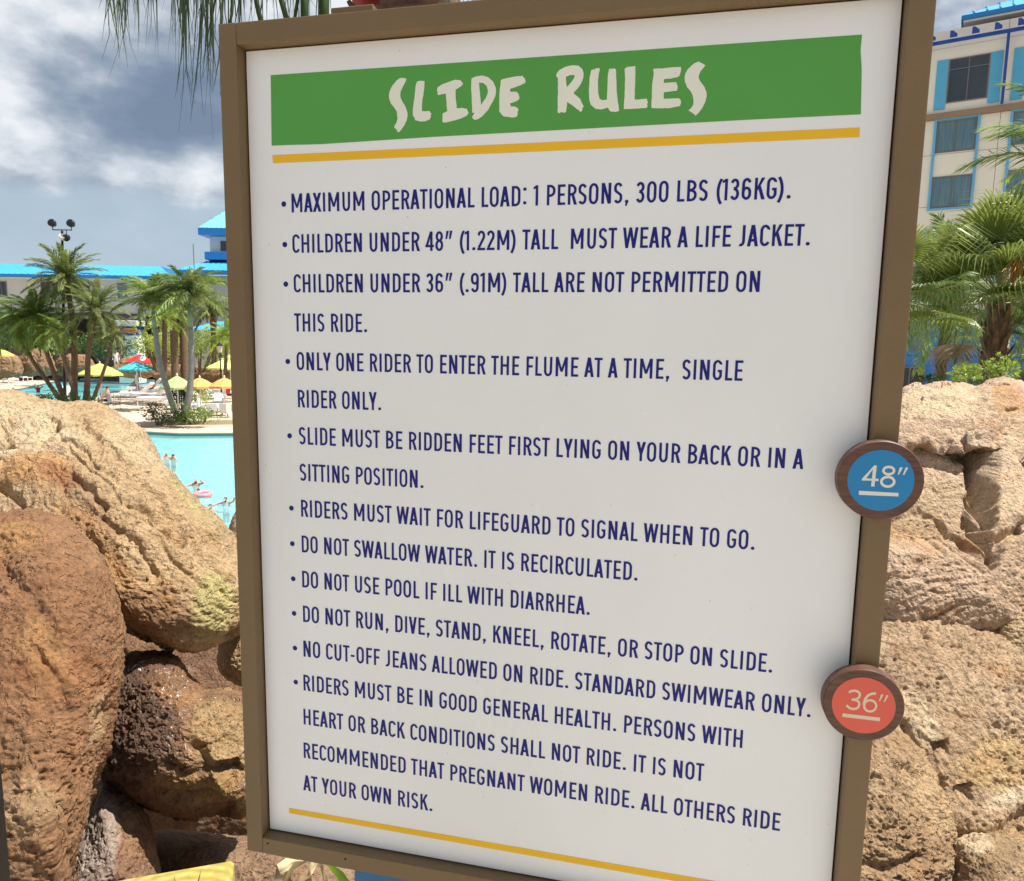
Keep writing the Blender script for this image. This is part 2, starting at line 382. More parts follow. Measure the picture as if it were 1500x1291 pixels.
g('G', .42, .055, .060, ST([(.350, .78)] + arc(.215, 1 - H_ - .21, .15, .21, 20, 180, 10) + arc(.215, H_ + .21, .15, .21, 180, 360, 10) + [(.353, .46)]), R4(.225, .40, .42, .515))
g('H', .43, .085, .085, R4(0, 0, w2, 1), R4(.43 - w2, 0, .43, 1), R4(.1, .44, .33, .56))
g('I', w2, .085, .085, R4(0, 0, w2, 1))
g('J', .30, .020, .080, ST([(.30 - H_, 1), (.30 - H_, .25)] + arc(.115, .22, .118, .153, 0, -115, 8)))
g('K', .44, .085, .005, R4(0, 0, w2, 1), ('q', [(.10, .36), (.10, .55), (.275, 1), (.425, 1)]), ('q', [(.155, .50), (.245, .66), (.445, 0), (.295, 0)]))
g('L', .325, .085, .020, R4(0, 0, w2, 1), R4(.1, 0, .325, .122))
g('M', .595, .085, .085, R4(0, 0, .128, 1), R4(.467, 0, .595, 1), ('q', [(.01, 1), (.135, 1), (.350, .24), (.245, .24)]), ('q', [(.585, 1), (.460, 1), (.245, .24), (.350, .24)]))
g('N', .44, .085, .085, R4(0, 0, .128, 1), R4(.312, 0, .44, 1), ('q', [(.01, 1), (.145, 1), (.43, 0), (.295, 0)]))
g('O', .435, .055, .055, ST(oval(.435, 1.02, -.01), True))
g('P', .40, .085, .025, R4(0, 0, w2, 1), ST(bowl(.1, .40, .41, 1)))
g('R', .425, .085, .020, R4(0, 0, w2, 1), ST(bowl(.1, .40, .44, 1)), ('q', [(.285, 0), (.430, 0), (.285, .50), (.160, .50)]))
g('S', .40, .035, .040, ST([(.340, .82)] + arc(.20, .745, .135, .195, 35, 190, 9) + [(.085, .60), (.16, .535), (.25, .465), (.32, .39)] + arc(.195, .262, .138, .205, 15, -150, 10)))
g('T', .385, .015, .015, R4(.1925 - H_, 0, .1925 + H_, .9), R4(0, 1 - .122, .385, 1))
g('U', .42, .080, .080, ST([(H_, 1)] + arc(.21, H_ + .215, .143, .225, 180, 360, 14) + [(.42 - H_, 1)]))
g('V', .45, .010, .010, ('q', [(0, 1), (.14, 1), (.295, 0), (.155, 0)]), ('q', [(.45, 1), (.31, 1), (.155, 0), (.295, 0)]))
g('W', .70, .012, .012, P4(.066, 1, .195, 0, .066), P4(.35, 1, .195, 0, .060), P4(.35, 1, .505, 0, .060), P4(.634, 1, .505, 0, .066))
g('X', .46, .008, .008, P4(.074, 0, .386, 1), P4(.386, 0, .074, 1))
g('Y', .45, .005, .005, ('q', [(0, 1), (.145, 1), (.292, .38), (.158, .38)]), ('q', [(.45, 1), (.305, 1), (.158, .38), (.292, .38)]), R4(.225 - H_, 0, .225 + H_, .44))
g('0', .42, .055, .055, ST(oval(.42, 1.02, -.01), True))
g('1', .225, .020, .085, R4(.225 - w2, 0, .225, 1), ('q', [(0, .80), (0, .915), (.13, 1), (.13, .86)]))
g('2', .39, .040, .040, ST([(H_ - .02, .78)] + arc(.19, .735, .135, .20, 165, 0, 10) + [(.315, .64), (.075, .13)]), R4(0, 0, .39, .122))
g('3', .385, .030, .045, ST([(.05, .81)] + arc(.185, .745, .125, .19, 150, -75, 10) + [(.15, .535)]), ST([(.15, .535)] + arc(.185, .285, .132, .222, 80, -155, 12)))
g('4', .44, .020, .030, R4(.25, 0, .25 + w2, 1), ('q', [(0, .215), (.135, .26), (.345, 1), (.235, 1)]), R4(0, .195, .44, .315))
g('6', .40, .055, .050, ST(oval(.40, .61, 0, .2), True), ST([(.34, .80)] + arc(.20, 1 - H_ - .19, .133, .195, 25, 180, 9) + [(H_, .3)]))
g('8', .40, .045, .045, ST(oval(.37, .54, .47, .2)[:] and [(x + .015, y) for x, y in oval(.37, .54, .47, .2)], True), ST(oval(.40, .59, -.01, .22), True))
g('9', .40, .050, .055, ST([(x, 1 - y) for x, y in oval(.40, .61, 0, .2)], True), ST([(.06, .20)] + arc(.20, H_ + .19, .133, .195, 205, 360, 9) + [(.40 - H_, .7)]))
g('.', .17, .070, .050, DOT(.085, .083))
g(',', .17, .070, .050, DOT(.085, .083), ('q', [(.045, .06), (.165, .10), (.08, -.15), (.015, -.12)]))
g(':', .17, .075, .060, DOT(.085, .155), DOT(.085, .83))
g('(', .22, .075, .010, ST(arc(.55, .42, .48, .82, 135, 225, 14), hw=.062))
g(')', .22, .010, .060, ST([(.22 - x, y) for x, y in arc(.55, .42, .48, .82, 135, 225, 14)], hw=.062))
g('-', .22, .060, .060, R4(0, .34, .22, .46))
g('"', .36, .070, .045, ('q', [(.0, .60), (.085, .60), (.175, 1.02), (.045, 1.02)]), ('q', [(.18, .60), (.265, .60), (.355, 1.02), (.225, 1.02)]))
def stroke_poly(pts, closed, hw):
    n = len(pts); L = []; Rr = []
    for i in range(n):
        a = pts[(i - 1) % n] if (closed or i > 0) else pts[i]; b = pts[(i + 1) % n] if (closed or i < n - 1) else pts[i]
        p = pts[i]
        def un(p, q):
            d = math.dist(p, q); return ((q[0] - p[0]) / d, (q[1] - p[1]) / d) if d > 1e-7 else None
        d1, d2 = un(a, p), un(p, b); d1 = d1 or d2; d2 = d2 or d1
        nx, ny = -(d1[1] + d2[1]), d1[0] + d2[0]; l = math.hypot(nx, ny) or 1; nx /= l; ny /= l
        k = hw / max(.5, nx * -d1[1] + ny * d1[0])
        L.append((p[0] + nx * k, p[1] + ny * k)); Rr.append((p[0] - nx * k, p[1] - ny * k))
    return L, Rr
def text_line(txt, uL, uR, vL, capL, name='lettering', m=M_navy):
    # natural width in cap heights
    x = 0; place = []
    for ch in txt:
        if ch == ' ': x += .245; continue
        w, l, r, it = G[ch]; place.append((ch, x + l)); x += l + w + r
    first = place[0]; last = place[-1]
    x0 = first[1]; x1 = last[1] + G[last[0]][0]
    sx = (uR - uL) / (x1 - x0)
    mb = MB(); k = 0
    for ch, px_ in place:
        for it in G[ch][3]:
            k += 1; lift = .0004 + .00003 * (k % 7)
            T = lambda p: ((uL + (px_ + p[0] - x0) * sx) * SC, -lift, CAMZ + (vL + p[1] * capL) * SC)
            if it[0] == 'q': mb.add([T(p) for p in it[1]], [tuple(range(len(it[1])))])
            else:
                L, Rr = stroke_poly(it[1], it[2], it[3]); n = len(L)
                mb.add([T(p) for p in L + Rr], [(i, (i + 1) % n, (i + 1) % n + n, i + n) for i in range(n if it[2] else n - 1)])
    return mb.obj(name, m, sign), sx / capL
ROWS = [("MAXIMUM OPERATIONAL LOAD: 1 PERSONS, 300 LBS (136KG).", (427.5, 312.4), (1158, 290.6), 1),
 ('CHILDREN UNDER 48" (1.22M) TALL  MUST WEAR A LIFE JACKET.', (428.7, 372.5), (1186, 358.5), 1),
 ('CHILDREN UNDER 36" (.91M) TALL ARE NOT PERMITTED ON', (430.7, 431), (1112.5, 426), 1),
 ('THIS RIDE.', (431.5, 489), (538, 490), 0),
 ('ONLY ONE RIDER TO ENTER THE FLUME AT A TIME,  SINGLE', (435, 543.8), (1087.5, 556.7), 1),
 ('RIDER ONLY.', (436.8, 598), (558.5, 602), 0),
 ('SLIDE MUST BE RIDDEN FEET FIRST LYING ON YOUR BACK OR IN A', (438.2, 651.5), (1176.5, 686.8), 1),
 ('SITTING POSITION.', (439.3, 704), (620.5, 713), 0),
 ('RIDERS MUST WAIT FOR LIFEGUARD TO SIGNAL WHEN TO GO.', (441.4, 756.4), (1105, 806), 1),
 ('DO NOT SWALLOW WATER. IT IS RECIRCULATED.', (442.3, 807), (934, 847), 0),
 ('DO NOT USE POOL IF ILL WITH DIARRHEA.', (443, 858), (864, 898), 0),
 ('DO NOT RUN, DIVE, STAND, KNEEL, ROTATE, OR STOP ON SLIDE.', (444.2, 908), (1130.8, 988), 1),
 ('NO CUT-OFF JEANS ALLOWED ON RIDE. STANDARD SWIMWEAR ONLY.', (444.8, 958.9), (1187, 1053.3), 1),
 ('RIDERS MUST BE IN GOOD GENERAL HEALTH. PERSONS WITH', (444.9, 1008.9), (1087, 1097.8), 1),
 ('HEART OR BACK CONDITIONS SHALL NOT RIDE. IT IS NOT', (445, 1059), (1030.5, 1145), 0),
 ('RECOMMENDED THAT PREGNANT WOMEN RIDE. ALL OTHERS RIDE', (445.2, 1109), (1142, 1218.3), 1),
 ('AT YOUR OWN RISK.', (444.5, 1158), (633.5, 1187.7), 1)]
VROW = {0: .1858, 1: .1288, 2: .0723, 4: -.0405, 6: -.1519, 8: -.2633, 11: -.4308, 12: -.4875, 13: -.5437, 15: -.6579, 16: -.7140}
BUL = {0: 302, 1: 363, 2: 422, 4: 533, 6: 643, 8: 747, 9: 797, 10: 848, 11: 898, 12: 949, 13: 999}
CAP = .0262
for i, (t, a, b, ok) in enumerate(ROWS):
    if i in VROW: v = VROW[i]
    else:
        lo = max(k for k in VROW if k < i); hi = min(k for k in VROW if k > i)
        v = VROW[lo] + (VROW[hi] - VROW[lo]) * (i - lo) / (hi - lo)
    uL = inv(a[0], a[1])[0]; uR = inv(b[0], b[1])[0]
    o, asp = text_line(t, uL, uR, v, CAP)
    print('row', i, 'aspect %.3f' % asp)
    if i in BUL:
        mb = MB(); r = .0039
        mb.add([((-.3437 + r * math.cos(k * math.pi / 8)) * SC, -.0004, CAMZ + (v + CAP * .46 + r * math.sin(k * math.pi / 8)) * SC) for k in range(16)], [tuple(range(16))])
        mb.obj('bullet', M_navy, sign)

# --- height markers on the right rail
def marker(cpx, outer, inner, col, ncol, bar_z, s, ox, oy, digits):
    w0, w1 = FW + .0008, FW + .0185
    c = inv(*cpx, w1); cu, cv = c
    ro = (inv(outer[1], cpx[1], w1)[0] - inv(outer[0], cpx[1], w1)[0]) / 2
    ri = (inv(inner[1], cpx[1], w1)[0] - inv(inner[0], cpx[1], w1)[0]) / 2
    mb = MB(); n = 96
    pr = [(0, w0), (ro - .001, w0), (ro, w0 + .001), (ro, w1 - .0012), (ro - .0012, w1), (0, w1)]
    vs = []
    for r, w in pr:
        for k in range(n):
            a = 2 * math.pi * k / n; vs.append(uv(cu + r * math.cos(a), cv + r * math.sin(a), w))
    mb.add(vs, [(i * n + k, i * n + (k + 1) % n, (i + 1) * n + (k + 1) % n, (i + 1) * n + k) for i in range(len(pr) - 1) for k in range(n)])
    d = mb.obj('height_marker', M_walnut, sign)
    def sheet(name, polys, m, lift):
        b = MB()
        for kk, p in enumerate(polys):
            L = lift + kk * .00003
            loops = p if isinstance(p[0], list) else [p]
            flat = [q for l in loops for q in l]
            tri = tessellate_polygon([[Vector((a, b_, 0)) for a, b_ in l] for l in loops])
            b.add([uv(a, b_, w1 + L) for a, b_ in flat], [tuple(t) for t in tri])
        return b.obj(name, m, d)
    sheet('marker_face', [[(cu + ri * math.cos(2 * math.pi * k / 72), cv + ri * math.sin(2 * math.pi * k / 72)) for k in range(72)]], col, .0003)
    Z = lambda pts: [inv(ox + x / s, oy + y / s, w1) for x, y in pts]
    polys = []
    for it in digits:
        if it[0] == 'poly': polys.append([Z(l) for l in it[1:]] if len(it) > 2 else Z(it[1]))
        else:
            L, Rr = stroke_poly(it[1], it[2], it[3])
            if it[2]: polys.append([Z(L), Z(Rr)])
            else: polys.append(Z(L + Rr[::-1]))
    sheet('numeral', polys, ncol, .0006)
    sheet('underline', [Z(bar_z)], ncol, .0006)
    return d
M_mblue = mat('marker_blue', (0.004, 0.215, 0.50), .4, .04, 8)
M_mred = mat('marker_red', (0.72, 0.11, 0.070), .45, .04, 8)
M_num1 = mat('numeral_white', (0.74, 0.74, 0.68), .5)
M_num2 = mat('numeral_cream', (0.76, 0.60, 0.44), .5)
def el(cx, cy, rx, ry, n=28): return [(cx + rx * math.cos(2 * math.pi * k / n), cy + ry * math.sin(2 * math.pi * k / n)) for k in range(n)]
marker((1289.8, 704), (1225.5, 1353.5), (1241, 1339.6), M_mblue, M_num1, [(442, 820), (978, 850), (975, 897), (442, 875)], 9.22, 1210, 630,
  [('poly', [(650, 478), (685, 480), (665, 655), (710, 660), (705, 692), (660, 688), (652, 764), (606, 762), (614, 684), (480, 682), (485, 655)], [(632, 532), (540, 652), (618, 657)]),
   ('st', el(845, 548, 72, 50), True, 17), ('st', el(832, 698, 87, 65), True, 18),
   ('poly', [(992, 508), (1018, 500), (1034, 512), (982, 603), (966, 605)]), ('poly', [(1072, 508), (1092, 502), (1106, 514), (1054, 606), (1032, 606)])])
marker((1264.8, 1033.6), (1203.5, 1324.5), (1218, 1312.2), M_mred, M_num2, [(440, 790), (985, 855), (978, 908), (430, 842)], 9.93, 1190, 965,
  [('st', [(532, 492), (562, 468), (610, 462), (655, 472), (685, 500), (690, 530), (675, 562), (635, 588), (570, 594)], False, 17),
   ('st', [(600, 594), (640, 602), (672, 625), (682, 660), (668, 700), (635, 724), (590, 730), (535, 712), (492, 675)], False, 17),
   ('st', [(925, 504), (865, 506), (810, 530), (768, 580), (750, 640), (752, 690)], False, 19), ('st', el(838, 682, 88, 82), True, 17),
   ('poly', [(996, 518), (1020, 514), (1032, 526), (982, 612), (962, 614)]), ('poly', [(1074, 528), (1094, 524), (1104, 538), (1052, 626), (1032, 622)])])

# --- ornament on the top rail: red plaque with driftwood scroll
MB().box(-.262 * SC, -.200 * SC, -.006, .035, CAMZ + (FT + .0003) * SC, CAMZ + (FT + .0135) * SC).obj('mounting_block', M_frame, sign, bevel=.001)
mb = MB(); pl = [(-.2545, .4414), (-.155, .4414), (-.140, .452), (-.134, .47), (-.134, .60), (-.2545, .60)]
mb.prism([(a * SC, CAMZ + b * SC) for a, b in pl], .045, .065)
mb.obj('red_plaque', M_red, sign, bevel=.002)
M_drift = wood_mat('driftwood', (0.045, 0.018, 0.010), (0.20, 0.11, 0.065), (3, 3, 3), 9, .7)
mb = MB()
for pts, r in (([(-.245, .47), (-.236, .455), (-.222, .450), (-.208, .453), (-.198, .462), (-.19, .475)], .0045), ([(-.25, .475), (-.243, .462), (-.235, .458)], .004), ([(-.215, .462), (-.190, .456), (-.165, .456), (-.142, .459), (-.130, .470), (-.125, .49)], .009), ([(-.2, .468), (-.17, .466), (-.14, .470), (-.12, .48)], .010), ([(-.24, .49), (-.19, .485), (-.14, .49)], .012)):
    mb.tube([(a * SC, .030 + .004 * math.sin(a * 80), CAMZ + b * SC) for a, b in pts], [r * SC * random.uniform(.8, 1.15) for _ in pts], 10)
mb.obj('driftwood_scroll', M_drift, sign, smooth=True)
# ================================================================ ROCKS
_perm = np.random.default_rng(5).permutation(4096).astype(np.int64)
_grad = np.random.default_rng(6).normal(size=(4096, 3)); _grad /= np.linalg.norm(_grad, axis=1)[:, None]
def pnoise(P):
    P = np.asarray(P, dtype=np.float64); I = np.floor(P).astype(np.int64); f = P - I
    u = f * f * f * (f * (f * 6 - 15) + 10)
    r = 0
    for dx in (0, 1):
        for dy in (0, 1):
            for dz in (0, 1):
                h = _perm[(_perm[(_perm[(I[..., 0] + dx) & 4095] + I[..., 1] + dy) & 4095] + I[..., 2] + dz) & 4095]
                gq = _grad[h]
                d = gq[..., 0] * (f[..., 0] - dx) + gq[..., 1] * (f[..., 1] - dy) + gq[..., 2] * (f[..., 2] - dz)
                w = (u[..., 0] if dx else 1 - u[..., 0]) * (u[..., 1] if dy else 1 - u[..., 1]) * (u[..., 2] if dz else 1 - u[..., 2])
                r = r + w * d
    return r * 1.5
def fbm(P, sc, octv=4, gain=.5, ridged=False):
    a = 1.0; t = 0; s = 0; P = P * sc
    for k in range(octv):
        n = pnoise(P + 17.3 * k)
        if ridged: n = 1 - 2 * np.abs(n)
        t = t + a * n; s += a; a *= gain; P = P * 2.03
    return t / s
def seg_dist(px, py, line):
    d = np.full(px.shape, 1e9)
    for (ax, ay), (bx, by) in zip(line[:-1], line[1:]):
        vx, vy = bx - ax, by - ay; L = vx * vx + vy * vy + 1e-9
        t = np.clip(((px - ax) * vx + (py - ay) * vy) / L, 0, 1)
        d = np.minimum(d, np.hypot(px - ax - t * vx, py - ay - t * vy))
    return d
def inside(px, py, poly):
    c = np.zeros(px.shape, bool); n = len(poly)
    for i in range(n):
        x0, y0 = poly[i]; x1, y1 = poly[(i + 1) % n]
        k = (y0 > py) != (y1 > py)
        c ^= k & (px < (x1 - x0) * (py - y0) / (y1 - y0 + 1e-12) + x0)
    return c
def sdf(px, py, poly):
    d = seg_dist(px, py, list(poly) + [poly[0]])
    return np.where(inside(px, py, poly), d, -d)
def smooth_outline(pts, n=256):
    P = np.array(pts, float); m = len(P); out = []
    for i in range(m):
        p0, p1, p2, p3 = P[i - 1], P[i], P[(i + 1) % m], P[(i + 2) % m]
        for t in np.linspace(0, 1, 10, endpoint=False):
            out.append(.5 * ((2 * p1) + (-p0 + p2) * t + (2 * p0 - 5 * p1 + 4 * p2 - p3) * t * t + (-p0 + 3 * p1 - 3 * p2 + p3) * t ** 3))
    return np.array(out)

def rock_material():
    m = bpy.data.materials.new('sculpted_rock'); m.use_nodes = True
    N, L = m.node_tree.nodes, m.node_tree.links; b = N['Principled BSDF']
    def nd(t, **k):
        n = N.new(t)
        for a, v in k.items():
            if a in n.inputs: n.inputs[a].default_value = v
            else: setattr(n, a, v)
        return n
    at_ = nd('ShaderNodeAttribute', attribute_name='Col'); wet = nd('ShaderNodeAttribute', attribute_name='Wet')
    tcn = nd('ShaderNodeTexCoord')
    n1 = nd('ShaderNodeTexNoise', Scale=80.0, Detail=8.0, Roughness=.78); L.new(tcn.outputs['Object'], n1.inputs['Vector'])
    n2 = nd('ShaderNodeTexNoise', Scale=24.0, Detail=7.0, Roughness=.65); L.new(tcn.outputs['Object'], n2.inputs['Vector'])
    vo = nd('ShaderNodeTexVoronoi', Scale=75.0); L.new(tcn.outputs['Object'], vo.inputs['Vector'])
    vo.feature = 'SMOOTH_F1'
    n3 = nd('ShaderNodeTexNoise', Scale=7.0, Detail=5.0, Roughness=.6); L.new(tcn.outputs['Object'], n3.inputs['Vector'])
    r1 = nd('ShaderNodeMapRange'); L.new(n1.outputs[0], r1.inputs[0]); r1.inputs[1].default_value = .32; r1.inputs[2].default_value = .68; r1.inputs[3].default_value = .72; r1.inputs[4].default_value = 1.28
    r2 = nd('ShaderNodeMapRange'); L.new(n2.outputs[0], r2.inputs[0]); r2.inputs[1].default_value = .3; r2.inputs[2].default_value = .7; r2.inputs[3].default_value = .72; r2.inputs[4].default_value = 1.25
    mu = nd('ShaderNodeMath', operation='MULTIPLY'); L.new(r1.outputs[0], mu.inputs[0]); L.new(r2.outputs[0], mu.inputs[1])
    sp = nd('ShaderNodeTexVoronoi', Scale=150.0); L.new(tcn.outputs['Object'], sp.inputs['Vector'])
    spr = nd('ShaderNodeMapRange'); L.new(sp.outputs['Color'], spr.inputs[0]); spr.inputs[1].default_value = .05; spr.inputs[2].default_value = .35; spr.inputs[3].default_value = .72; spr.inputs[4].default_value = 1.08
    mu2 = nd('ShaderNodeMath', operation='MULTIPLY'); L.new(mu.outputs[0], mu2.inputs[0]); L.new(spr.outputs[0], mu2.inputs[1]); mu = mu2
    mv = nd('ShaderNodeVectorMath', operation='SCALE'); L.new(at_.outputs['Color'], mv.inputs[0]); L.new(mu.outputs[0], mv.inputs['Scale'])
    # warm staining that follows a slow noise
    st = nd('ShaderNodeMapRange'); L.new(n3.outputs[0], st.inputs[0]); st.inputs[1].default_value = .52; st.inputs[2].default_value = .72; st.inputs[3].default_value = 0; st.inputs[4].default_value = .45
    mc = nd('ShaderNodeMixRGB', blend_type='MULTIPLY'); L.new(st.outputs[0], mc.inputs[0]); L.new(mv.outputs[0], mc.inputs[1]); mc.inputs[2].default_value = (.82, .58, .36, 1)
    L.new(mc.outputs[0], b.inputs['Base Color'])
    rr = nd('ShaderNodeMapRange'); L.new(wet.outputs['Fac'], rr.inputs[0]); rr.inputs[3].default_value = .82; rr.inputs[4].default_value = .38
    L.new(rr.outputs[0], b.inputs['Roughness']); cw = nd('ShaderNodeMath', operation='POWER'); L.new(wet.outputs['Fac'], cw.inputs[0]); cw.inputs[1].default_value = 3.0; cw2 = nd('ShaderNodeMath', operation='MULTIPLY'); L.new(cw.outputs[0], cw2.inputs[0]); cw2.inputs[1].default_value = .45; L.new(cw2.outputs[0], b.inputs['Coat Weight']); b.inputs['Coat Roughness'].default_value = .24; b.inputs['Specular IOR Level'].default_value = .45
    h = nd('ShaderNodeMath', operation='MULTIPLY_ADD'); L.new(n2.outputs[0], h.inputs[0]); h.inputs[1].default_value = 1.6; L.new(n1.outputs[0], h.inputs[2])
    h2 = nd('ShaderNodeMath', operation='MULTIPLY_ADD'); L.new(vo.outputs['Distance'], h2.inputs[0]); h2.inputs[1].default_value = .9; L.new(h.outputs[0], h2.inputs[2])
    pn = nd('ShaderNodeTexNoise', Scale=48.0, Detail=3.0, Roughness=.55); L.new(tcn.outputs['Object'], pn.inputs['Vector'])
    pr = nd('ShaderNodeMapRange'); pr.interpolation_type = 'SMOOTHSTEP'; L.new(pn.outputs[0], pr.inputs[0]); pr.inputs[1].default_value = .56; pr.inputs[2].default_value = .66; pr.inputs[3].default_value = 0; pr.inputs[4].default_value = -1.1
    h3 = nd('ShaderNodeMath', operation='ADD'); L.new(h2.outputs[0], h3.inputs[0]); L.new(pr.outputs[0], h3.inputs[1]); h2 = h3
    bp = nd('ShaderNodeBump'); bp.inputs['Strength'].default_value = .95; bp.inputs['Distance'].default_value = .012
    L.new(h2.outputs[0], bp.inputs['Height']); L.new(bp.outputs[0], b.inputs['Normal'])
    return m
M_rock = rock_material()
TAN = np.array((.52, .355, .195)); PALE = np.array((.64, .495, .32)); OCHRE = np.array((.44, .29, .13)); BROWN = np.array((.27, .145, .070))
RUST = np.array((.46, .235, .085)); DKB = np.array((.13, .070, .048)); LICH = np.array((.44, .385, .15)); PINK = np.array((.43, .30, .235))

def boulder(label, outline, Y, T, lean, N=160, pit=.5, base=TAN, alt=OCHRE, wet=0.0, cracks=(), pits=(), zones=(), big=.035, mid=.014, small=.0055, ledge=0.0, ledge_f=6.0, strata=0.0, sdir=(0.5, .2, .85), seed=0.0, p=2.3, center=None, group='rocks of the slide entrance', name='boulder', crown=0.0):
    ol = smooth_outline(outline)
    if center is None: c = np.array((ol[:, 0].mean(), ol[:, 1].mean()))
    else: c = np.array(center, float)
    d = ol - c; th = np.arctan2(d[:, 1], d[:, 0]); o = np.argsort(th); th = th[o]; rad = np.hypot(d[:, 0], d[:, 1])[o]
    th = np.concatenate([th - 2 * np.pi, th, th + 2 * np.pi]); rad = np.tile(rad, 3)
    g1 = np.linspace(-1, 1, N); U, V = np.meshgrid(g1, g1)
    A, B = U * np.sqrt(1 - V * V / 2), V * np.sqrt(1 - U * U / 2)        # square -> disc
    rho = np.clip(np.hypot(A, B), 0, 1); phi = np.arctan2(B, A)
    rho_f, phi_f, side = rho.ravel(), phi.ravel(), np.ones(N * N)
    # border ring and the back of the stone
    idx = np.arange(N * N).reshape(N, N)
    ring = np.concatenate([idx[0, :-1], idx[:-1, -1], idx[-1, :0:-1], idx[:0:-1, 0]])
    Rb = len(ring); backr = [.985, .93, .82, .6, .3]
    for r in backr:
        rho_f = np.concatenate([rho_f, np.full(Rb, r)]); phi_f = np.concatenate([phi_f, phi_f[ring]]); side = np.concatenate([side, -np.ones(Rb)])
    rho_f = np.append(rho_f, 0); phi_f = np.append(phi_f, 0); side = np.append(side, -1)
    R_o = np.interp(phi_f, th, rad)
    PX = c[0] + rho_f * R_o * np.cos(phi_f); PY = c[1] + rho_f * R_o * np.sin(phi_f)
    prof = (1 - np.clip(rho_f, 0, 1) ** p) ** (1 / p)
    dep = Y + lean * (c[1] - PY) / FPX * Y - side * T * prof * np.where(side < 0, .8, 1.0) + crown * ((c[0] - PX) / FPX) * Y
    F = np.array(F_); Rv = np.array(RIGHT); Uv = np.array(UP)
    D = F[None] + Rv[None] * ((PX - 750) / FPX)[:, None] + Uv[None] * ((645.5 - PY) / FPX)[:, None]
    Pp = D * (dep / D[:, 1])[:, None] + np.array((0, 0, CAMZ))
    # faces
    q = np.stack([idx[:-1, :-1], idx[1:, :-1], idx[1:, 1:], idx[:-1, 1:]], -1).reshape(-1, 4)
    faces = [q]; prev = ring
    for k in range(len(backr)):
        cur = N * N + k * Rb + np.arange(Rb)
        faces.append(np.stack([prev, np.roll(prev, -1), np.roll(cur, -1), cur], -1)); prev = cur
    last = len(PX) - 1
    Q = np.concatenate(faces)
    def normals(P):
        nn = np.zeros_like(P)
        e = np.cross(P[Q[:, 2]] - P[Q[:, 0]], P[Q[:, 3]] - P[Q[:, 1]])
        for k in range(4):
            for ax in range(3): nn[:, ax] += np.bincount(Q[:, k], e[:, ax], len(P))
        nn /= np.linalg.norm(nn, axis=1)[:, None] + 1e-12
        cen = P.mean(0)
        if ((P - cen) * nn).sum() < 0: nn = -nn
        return nn
    Nn = normals(Pp)
    S = Pp + seed
    disp = big * fbm(S, 1.6, 3) + mid * fbm(S, 7, 4, .55) + .5 * mid * fbm(S + 9, 4, 4, .5, True)
    if strata:
        sd_ = np.array(sdir, float); sd_ /= np.linalg.norm(sd_)
        t = S @ sd_; W = S * .9 + .35 * fbm(S, 2.2, 3)[:, None]
        Sx = np.stack([t * 17 + 2.2 * fbm(S, 2.6, 3), W[:, 0] * 2.2, W[:, 1] * 2.2], -1)
        st = fbm(Sx, 1.0, 4, .6)
        msk = np.clip(.55 + 1.6 * fbm(S + 31, 1.5, 2), 0, 1)
        disp = disp + strata * st * msk - strata * .9 * np.clip(st * 2.2 - .55, 0, 1) * msk
    if ledge:
        sd_ = np.array(sdir, float); sd_ /= np.linalg.norm(sd_)
        ph = (S @ sd_) * ledge_f + 1.1 * fbm(S + 21, 1.8, 4, .6); fr_ = ph - np.floor(ph)
        lm = np.clip(.5 + 2.4 * fbm(S + 63, 2.1, 2), 0, 1)
        disp = disp - ledge * np.clip(1 - fr_ * 3.2, 0, 1) ** 1.3 * lm + ledge * .5 * fr_ * lm
    grain = fbm(S, 34, 3, .7); peb = fbm(S + 11, 22, 3, .6, True)
    disp = disp + small * (grain + .35 * peb * np.clip(.6 + 1.5 * fbm(S + 77, 2.5, 2), 0.1, 1.2))
    holes = np.clip(fbm(S + 5, 15, 2) - .42, 0, 1)
    disp = disp - holes * .05
    fr = side > 0
    pm = np.clip(.55 + 2.0 * fbm(S + 91, 2.8, 3), .05, 1.3) * pit
    pa = np.stack([S[:, 0] * .75, S[:, 1], S[:, 2] * 1.5], -1)
    disp = disp - .040 * pm * np.clip(fbm(pa + 6, 30, 2, .5) - .20, 0, 1) - .030 * pm * np.clip(fbm(pa + 13, 55, 2, .6) - .12, 0, 1)
    for line, depth, width in cracks:
        wob = 3.0 * fbm(S + 3, 9, 3) * (width / 6 + .6)
        dd = seg_dist(PX + wob * 3, PY - wob * 2, line)
        disp = disp - np.where(fr, depth * np.exp(-(dd / width) ** 2), 0)
    Ppit = np.zeros(len(PX))
    for poly, depth, soft in pits:
        wob = 8.0 * fbm(S + 8, 5, 3)
        s_ = sdf(PX + wob, PY - wob, poly)
        t = np.clip(s_ / soft + .5, 0, 1); t = t * t * (3 - 2 * t)
        Ppit += np.where(fr, depth * t, 0)
    lock = np.where(fr, 1.0, np.clip(rho_f, 0, 1))
    P2 = Pp + Nn * (disp * lock)[:, None]
    P2[:, 1] += Ppit                                  # recesses go straight back
    # colours: the stone's own paint, stains and lichen
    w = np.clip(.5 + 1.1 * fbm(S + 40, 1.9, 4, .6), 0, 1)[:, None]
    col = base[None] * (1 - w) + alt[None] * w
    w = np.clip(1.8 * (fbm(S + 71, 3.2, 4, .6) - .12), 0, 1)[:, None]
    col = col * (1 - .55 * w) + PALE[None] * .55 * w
    wt = np.full(len(PX), wet)
